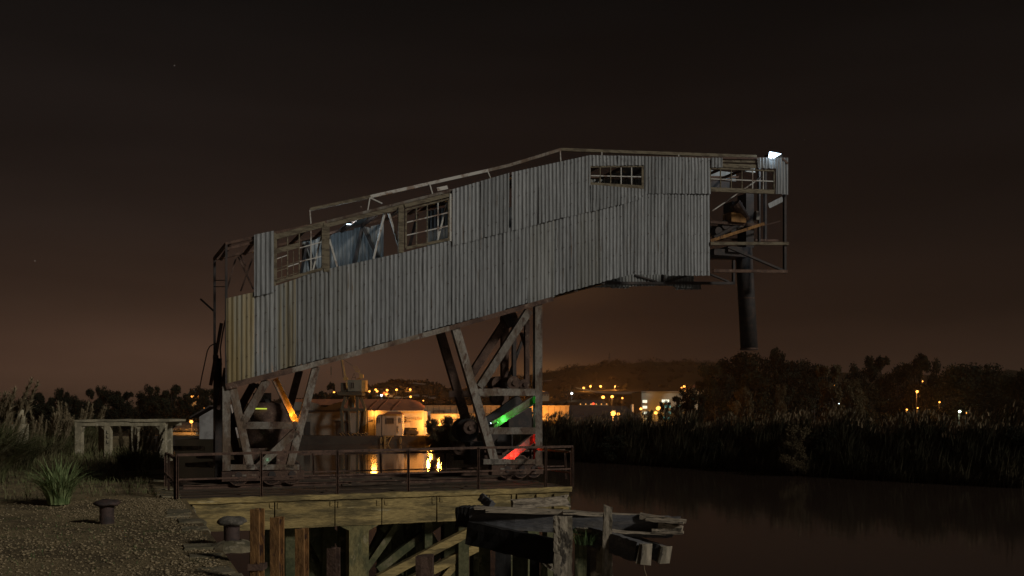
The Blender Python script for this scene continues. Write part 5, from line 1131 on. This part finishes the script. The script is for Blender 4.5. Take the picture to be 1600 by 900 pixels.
LAMPS = [  # px, py, Y, colour, radius, power, label
 (577.3, 611.5, 420, 'o', .35, 500, 'orange lamp just right of the portal crane cabin, left of a close pair'), (587, 608.8, 420, 'o', .38, 900, 'upper lamp of the close orange pair right of the portal crane'),
 (589.5, 611.4, 410, 'o', .35, 500, 'lower lamp of the close orange pair right of the portal crane'), (605, 609.7, 430, 'o', .42, 1200, 'orange lamp above the small white house on the slope'),
 (596, 617.7, 415, 'w', .38, 700, 'white lamp in front of the small white house'), (603.8, 616.3, 410, 'o', .3, 500, 'orange lamp at the right corner of the small white house'),
 (619.6, 609, 450, 'o', .42, 900, 'solitary orange lamp between the white house and the round hill'), (620, 625, 300, 'o', .22, 200, 'faint lamp close above the curved red roof'),
 (641, 608.8, 470, 'o', .42, 1200, 'orange lamp high on the round hill above a lit lane'), (641.6, 620, 400, 'o', .35, 1200, 'orange lamp on the lower slope of the round hill'),
 (669.6, 622.3, 450, 'o', .42, 1500, 'orange lamp by the right leg on the round hill slope'), (661.5, 626, 380, 'o', .2, 100, 'faint lamp left of the lamp near the right leg'),
 (522, 612.8, 330, 'o', .28, 200, 'orange lamp under the umbrella pine left of the portal crane'),
 (850, 613, 520, 'o', .5, 1500, 'topmost of three orange lamps just right of the gantry post'), (855.4, 616, 510, 'o', .4, 900, 'rightmost of three orange lamps just right of the gantry post'), (847.4, 617.6, 505, 'o', .4, 900, 'lowest of three orange lamps just right of the gantry post'),
 (912, 606.4, 560, 'o', .5, 2500, 'first orange lamp of the row along the upper slope road'), (922.6, 603.8, 560, 'o', .5, 3000, 'second orange lamp of the row along the upper slope road'),
 (938.5, 603.8, 560, 'o', .55, 5000, 'third and brightest orange lamp of the upper slope road'), (960.8, 603.8, 560, 'o', .3, 4000, 'dim fourth lamp of the upper slope road'),
 (942.4, 620.7, 360, 'o', .5, 1500, 'bright orange lamp on the lower slope above the red light'), (956.4, 619.9, 360, 'o', .45, 1500, 'bright orange lamp on a tall pole right of the one above the red light'),
 (927, 630.9, 325, 'r', .35, 60, 'small red light on the low slope building'), (893.4, 614.8, 480, 'w', .45, 800, 'white lamp alone on the dark slope'),
 (972.5, 622, 350, 'o', .25, 200, 'faint orange lamp among the slope bushes'),
 (958, 646.3, 185, 'o', .42, 1400, 'brightest orange lamp low behind the reeds left of the chimney'), (966, 647, 190, 'o', .25, 200, 'small orange lamp next to the brightest one behind the reeds'),
 (984.4, 645.8, 222, 'o', .32, 900, 'orange lamp at the foot of the round chimney'), (1001.4, 638.8, 240, 'o', .25, 300, 'yellow lamp on the left corner of the office block'),
 (1028.7, 638.2, 225, 'o', .42, 900, 'starry orange lamp in front of the office block'), (1024.6, 645.2, 220, 'o', .3, 300, 'lower orange lamp in front of the office block'),
 (1069.3, 603.8, 418, 'o', .42, 1600, 'orange lamp above the house over the office roof'), (1064.9, 605.9, 416, 'o', .25, 300, 'small lamp at the corner of the house over the office roof'),
 (1084, 642.6, 200, 'o', .22, 120, 'faint orange lamp in the trees right of the office block'), (1098, 642.6, 200, 'o', .18, 100, 'fainter lamp farther right in the trees by the office block'),
 (1433, 612, 98, 'o', .17, 160, 'big starry orange lamp among the right trees'), (1441.8, 596, 130, 'o', .13, 60, 'small orange lamp above the big starry one in the right trees'),
 (1460, 625.5, 120, 'o', .11, 40, 'orange lamp left of the t shaped lamp in the right trees'), (1468, 628.5, 110, 'o', .12, 60, 'orange t shaped lamp low in the right trees'),
 (1303.8, 602.5, 140, 'o', .14, 50, 'orange lamp glimpsed high in the brown tree'), (1343.8, 604, 140, 'o', .15, 50, 'orange lamp glimpsed right of the brown tree'),
 (1310, 631, 110, 'w', .14, 50, 'white lamp low behind the brown tree'), (1387, 624.5, 120, 'w', .10, 25, 'tiny white lamp between the brown tree and the starry orange lamp'),
 (1499.5, 643, 84, 'g', .14, 60, 'bright greenish white lamp just above the reeds at the right'), (1510, 645.3, 86, 'o', .05, 5, 'tiny orange light beside the greenish white lamp'),
 (1433.8, 637.5, 105, 'o', .10, 40, 'small orange lamp below the big starry one'), (1417, 640, 105, 'o', .12, 40, 'small orange lamp low to the left below the big starry one'),
 (260, 619, 230, 'o', .2, 60, 'small orange lamp in the left wood, left of the lit cottage'), (299, 619.5, 296, 'o', .28, 300, 'orange lamp at the lit cottage above the left wood'), (310, 620.5, 292, 'o', .25, 200, 'orange lamp right of the lit cottage above the left wood'),
 (320, 638, 220, 'o', .2, 60, 'orange lamp between the wood and the white shed'), (299, 659, 158, 'o', .22, 300, 'orange lamp over the low building left of the white shed'), (169, 620, 250, 'o', .14, 20, 'faint orange lamp left of centre in the left wood'), (93, 626, 250, 'o', .14, 20, 'faint orange lamp at the left end of the left wood')]
EM = {'o': em_na, 'w': em_w, 'r': em_red, 'g': em_gw}; LC = {'o': (1, .45, .1), 'w': (.8, .92, 1), 'r': (1, .1, .05), 'g': (.75, 1, .7)}
ico = MB().lathe([(0.001, -1), (.6, -.8), (.95, -.3), (.95, .3), (.6, .8), (0.001, 1)], (0, 0, 0), 10)
for (px, py, Y, c, r, pw_, lb) in LAMPS:
    if px > 1200: Y *= 2.15; r *= 1.35; pw_ *= 4
    r *= 1.3
    p = at(px, py, Y); z0 = terr(p.x, Y) if Y > 60 else GZ
    z0 = min(z0, p.z - 2.5)
    rt = thing('street_lamp', lb, 'street lamp', (p.x, Y, z0), 'lamps across the river')
    MB().cyl((p.x, Y + .3, z0 - .3), (p.x, Y + .3, p.z), .07, .05, 6).build('pole', steel_d, rt)
    make('lamp_head', [(p.x + v[0] * r, Y + v[1] * r, p.z + v[2] * r * .8) for v in ico.v], ico.f, EM[c], rt, smooth=True)
    MB().box((p.x - r * .8, Y - r, p.z + r * .8), (p.x + r * .8, Y + .35, p.z + r)).build('lamp_cover', steel_d, rt)
    if pw_ > 150 or Y < 150: point((p.x, Y - r - .25, p.z - .2), LC[c], pw_ * (2.4 if Y > 300 else 3.4), max(.2, r * .5))
# lamps lighting the warehouse front
def wlamp(px, py, Y, e, lb, col=(1, .37, .055), hd=em_na_s, r=.10):
    p = at(px, py, Y); rt = thing('wall_lamp', lb, 'lamp', (p.x, Y, p.z), 'lamps of the far quay'); 
    MB().box((p.x - .22, Y - .1, p.z + .12), (p.x + .22, Y + .3, p.z + .2)).build('lamp_cover', steel_d, rt)
    MB().cyl((p.x, Y + .2, FZ), (p.x, Y + .2, p.z + .12), .05, .05, 6).build('pole', steel_d, rt)
    make('lamp_head', [(p.x + v[0] * r, Y + .08 + v[1] * r, p.z + v[2] * r * .6) for v in ico.v], ico.f, hd, rt)
    point((p.x, Y - .05, p.z - .2), col, e, .5)
wlamp(672, 660, 156.2, 2900, 'sodium lamp hidden by the bush that lights the warehouse number wall')
wlamp(584.5, 643.5, 157.2, 560, 'sodium lamp between the portal crane and the gatehouse')
wlamp(688, 662, 150.0, 6000, 'sodium lamp low behind the largest bank bush')
wlamp(700, 655, 163.5, 3500, 'lamp by the annex bush')
wlamp(704.5, 657.5, 164.4, 60, 'small white lamp at the end of the annex lettering', (.9, .95, 1), em_w, .13)
wlamp(846, 650, 167, 8000, 'sodium lamp beside the gantry post lighting the tan warehouse')

# ------------------------------------------------------------------ trees
TR = [(1118, 572, 108, 60, 0, 0), (1150, 553, 112, 84, 2, 0), (1192, 557, 116, 76, 0, 1), (1216, 551, 112, 62, 1, 0), (1248, 556, 118, 60, 0, 2), (1272, 562, 108, 50, 0, 2), (1232, 585, 104, 70, 2, 1),
      (1340, 573, 118, 44, 0, 1), (1378, 560, 114, 60, 1, 2), (1402, 572, 112, 50, 2, 2), (1430, 558, 108, 56, 1, 0), (1448, 565, 112, 44, 0, 0), (1500, 572, 104, 88, 2, 0), (1535, 570, 106, 84, 2, 1), (1563, 580, 102, 60, 0, 2), (1592, 580, 96, 60, 2, 2), (1350, 600, 104, 70, 2, 0), (1420, 600, 118, 80, 2, 1), (1475, 600, 118, 60, 2, 2), (1640, 574, 94, 80, 2, 0), (1300, 590, 116, 60, 2, 2), (1180, 585, 102, 80, 2, 2)]
adj = ['broad', 'dense', 'ragged', 'tall', 'spreading', 'narrow', 'low', 'small', 'forked', 'thick', 'crooked', 'rounded', 'wide', 'bulky', 'uneven', 'edge', 'bushy', 'leaning', 'slim', 'last', 'short', 'full']
for i, (px, yt, Y, wp, kd, vr) in enumerate(TR):
    where = 'at the left end of the right wood' if px < 1160 else 'under the hanging spout' if px < 1260 else 'behind the brown trees' if px < 1330 else 'left of the starry orange lamp' if px < 1420 else 'around the starry orange lamp' if px < 1480 else 'above the greenish lamp' if px < 1560 else 'at the right edge'
    tree('dark_tree', '%s dark eucalyptus tree %s' % (adj[i], where), 'tree', px, yt, Y * 2.2, 1.6, wp * 1.15, kd, vr, leaf_d, 'dark trees of the right wood')
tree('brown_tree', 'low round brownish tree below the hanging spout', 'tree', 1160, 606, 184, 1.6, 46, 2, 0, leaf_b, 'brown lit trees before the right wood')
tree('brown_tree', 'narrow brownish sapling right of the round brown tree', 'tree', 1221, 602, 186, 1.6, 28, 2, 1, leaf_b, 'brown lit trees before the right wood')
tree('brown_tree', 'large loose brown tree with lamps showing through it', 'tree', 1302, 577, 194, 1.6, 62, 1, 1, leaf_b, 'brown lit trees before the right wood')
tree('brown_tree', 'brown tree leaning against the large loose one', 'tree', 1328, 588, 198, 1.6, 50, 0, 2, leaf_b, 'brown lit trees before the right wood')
for i, (px, yt, wp) in enumerate(((1040, 628, 26), (1056, 622, 34), (1072, 626, 30), (1016, 642, 16), (1076, 605, 40), (1094, 618, 36))):
    tree('small_tree', '%s small tree silhouetted before the office block' % ('round', 'loose', 'ragged', 'tiny', 'tallest', 'rightmost')[i], 'tree', px, yt, 150 if i != 3 else 200, 2.4, wp, 1 if i % 2 else 0, i % 3, leaf_d, 'trees before the office block')
LTR = [(50, 618, 34), (70, 616, 36), (96, 608, 30), (118, 624, 36), (140, 612, 30), (158, 604, 24), (176, 606, 40), (200, 614, 40), (224, 614, 38), (240, 604, 34), (268, 604, 36), (290, 616, 34), (312, 606, 34), (330, 612, 30), (30, 626, 40), (110, 614, 30), (345, 618, 40), (186, 620, 50), (250, 622, 50), (70, 634, 60), (130, 634, 60), (190, 640, 60), (300, 632, 50)]
adj2 = ['far left', 'leafy', 'double headed', 'short', 'airy', 'leaning', 'domed', 'thick', 'flat', 'tall domed', 'bold', 'thin', 'upright', 'shed side', 'outermost', 'knobbly', 'mast side', 'broad low', 'wide low', 'squat', 'hunched', 'drooping', 'shaggy']
for i, (px, yt, wp) in enumerate(LTR):
    Y = 190 + (i * 29) % 50 if i < 17 else 180
    where = 'at the left of the far wood' if px < 110 else 'above the shelter roof' if px < 270 else 'near the white shed'
    tree('wood_tree', '%s dark tree %s across the river' % (adj2[i], where), 'tree', px, yt, Y, 1.2, wp * 1.2, (0, 1, 2)[i % 3] if i < 17 else 2, (i // 3) % 3, leaf_d, 'trees of the left wood')
tree('umbrella_pine', 'umbrella pine left of the portal crane', 'pine tree', 518, 602, 300, 3, 18, 3, 0, leaf_d)
for i, (px, yt, wp) in enumerate(((500, 612, 30), (528, 613, 30), (545, 612, 30), (485, 612, 26), (560, 614, 30), (580, 617, 30), (600, 620, 40), (635, 622, 40), (670, 628, 40), (700, 628, 40))):
    tree('back_tree', 'dark tree behind the warehouse roofs, %s' % ('under the umbrella pine', 'right of the umbrella pine', 'behind the crane cabin', 'left of the umbrella pine', 'right of the crane cabin', 'below the first slope lamps', 'below the small white house', 'below the round hill', 'behind the curved roof end', 'left of the right legs')[i], 'tree', px, yt, 260, 2, wp, 2, i % 3, leaf_d, 'trees behind the warehouses')
for i, (px, yt, Y, wp) in enumerate(((676, 655, 130, 34), (700, 650, 131, 44), (722, 656, 128, 40), (880, 652, 118, 26))):
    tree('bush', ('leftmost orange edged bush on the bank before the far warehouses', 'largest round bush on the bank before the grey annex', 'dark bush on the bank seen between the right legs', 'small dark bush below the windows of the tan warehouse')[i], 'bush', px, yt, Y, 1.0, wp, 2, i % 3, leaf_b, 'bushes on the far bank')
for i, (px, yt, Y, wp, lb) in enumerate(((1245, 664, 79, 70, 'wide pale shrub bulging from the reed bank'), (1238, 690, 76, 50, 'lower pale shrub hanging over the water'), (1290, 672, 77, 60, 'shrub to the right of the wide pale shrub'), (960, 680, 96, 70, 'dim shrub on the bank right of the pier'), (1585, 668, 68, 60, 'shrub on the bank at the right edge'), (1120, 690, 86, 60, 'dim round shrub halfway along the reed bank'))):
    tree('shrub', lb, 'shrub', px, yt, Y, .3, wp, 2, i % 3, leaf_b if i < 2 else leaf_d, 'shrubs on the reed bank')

# ------------------------------------------------------------------ reeds along the right bank (stuff)
def reedfield(K, dmin, dmax, Lr, wd, rs, lean=0.0):
    seg_x = np.interp(rs.rand(K), np.linspace(0, 1, 9), bx[1:10]); yb = np.interp(seg_x, bx, by); d = dmin + (dmax - dmin) * rs.rand(K)
    yy = yb + d; xx = seg_x + d * .1; z = np.array([terr(a, b2) for a, b2 in zip(xx, yy)])
    L = Lr[0] + (Lr[1] - Lr[0]) * rs.rand(K); an = rs.normal(0.1, .9, K)
    hump = (.95 + .20 * np.sin(xx * .9) * np.sin(xx * .37 + 1) + .14 * np.sin(xx * 2.3 + d) + .10 * np.sin(xx * 5.1)) * np.where(np.sin(xx * 1.7 + 2 * np.sin(d * .6)) > -.55, 1, .55)
    an = np.where(rs.rand(K) < .5, an, an - 1.4)
    return xx, yy, z, L * hump, an
rs = np.random.RandomState(21)
xx, yy, z, L, an = reedfield(30000, -.3, 8.0, (1.2, 2.7), .06, rs); 
v_, f_ = blades(np.stack([xx, yy, z - .1], 1), L, .085 * (.6 + .8 * rs.rand(len(xx))), an, .15 + .75 * rs.rand(len(xx)) ** 1.5, seg=4, rs=rs)
tag(npmesh('reeds', v_, f_, reed_m), 'dark mass of reeds covering the right river bank', 'reeds', kind='stuff')
xx, yy, z, L, an = reedfield(6000, 5.0, 10.0, (1.9, 2.5), .06, rs)
K = len(xx); base_ = np.stack([xx, yy, z - .1], 1)
pl_b = base_.copy(); pl_b[:, 2] += L * .78; pl_b[:, 0] += .15 * np.cos(an)
v2, f2 = blades(pl_b, .30 + .35 * rs.rand(K), .07 + .06 * rs.rand(K), np.zeros(K) + rs.normal(.2, .7, K), .3 + .4 * rs.rand(K), seg=3, rs=rs)
tag(npmesh('reed_plumes', v2, f2, reedtip_m), 'pale feathery reed plumes along the top of the right bank', 'reed plumes', kind='stuff')

# ------------------------------------------------------------------ thin night haze
hz = bpy.data.materials.new('night_haze'); hz.use_nodes = True; t = hz.node_tree; t.nodes.clear()
pv = t.nodes.new('ShaderNodeVolumePrincipled'); pv.inputs['Color'].default_value = (1, .72, .50, 1); pv.inputs['Density'].default_value = .00015; pv.inputs['Anisotropy'].default_value = .6
o_ = t.nodes.new('ShaderNodeOutputMaterial'); t.links.new(pv.outputs[0], o_.inputs['Volume'])
h_ = MB().box((-6500, -200, -3), (6500, 5600, 86)).build('haze', hz); tag(h_, 'thin brown night haze over the river and hills', 'haze', kind='stuff')
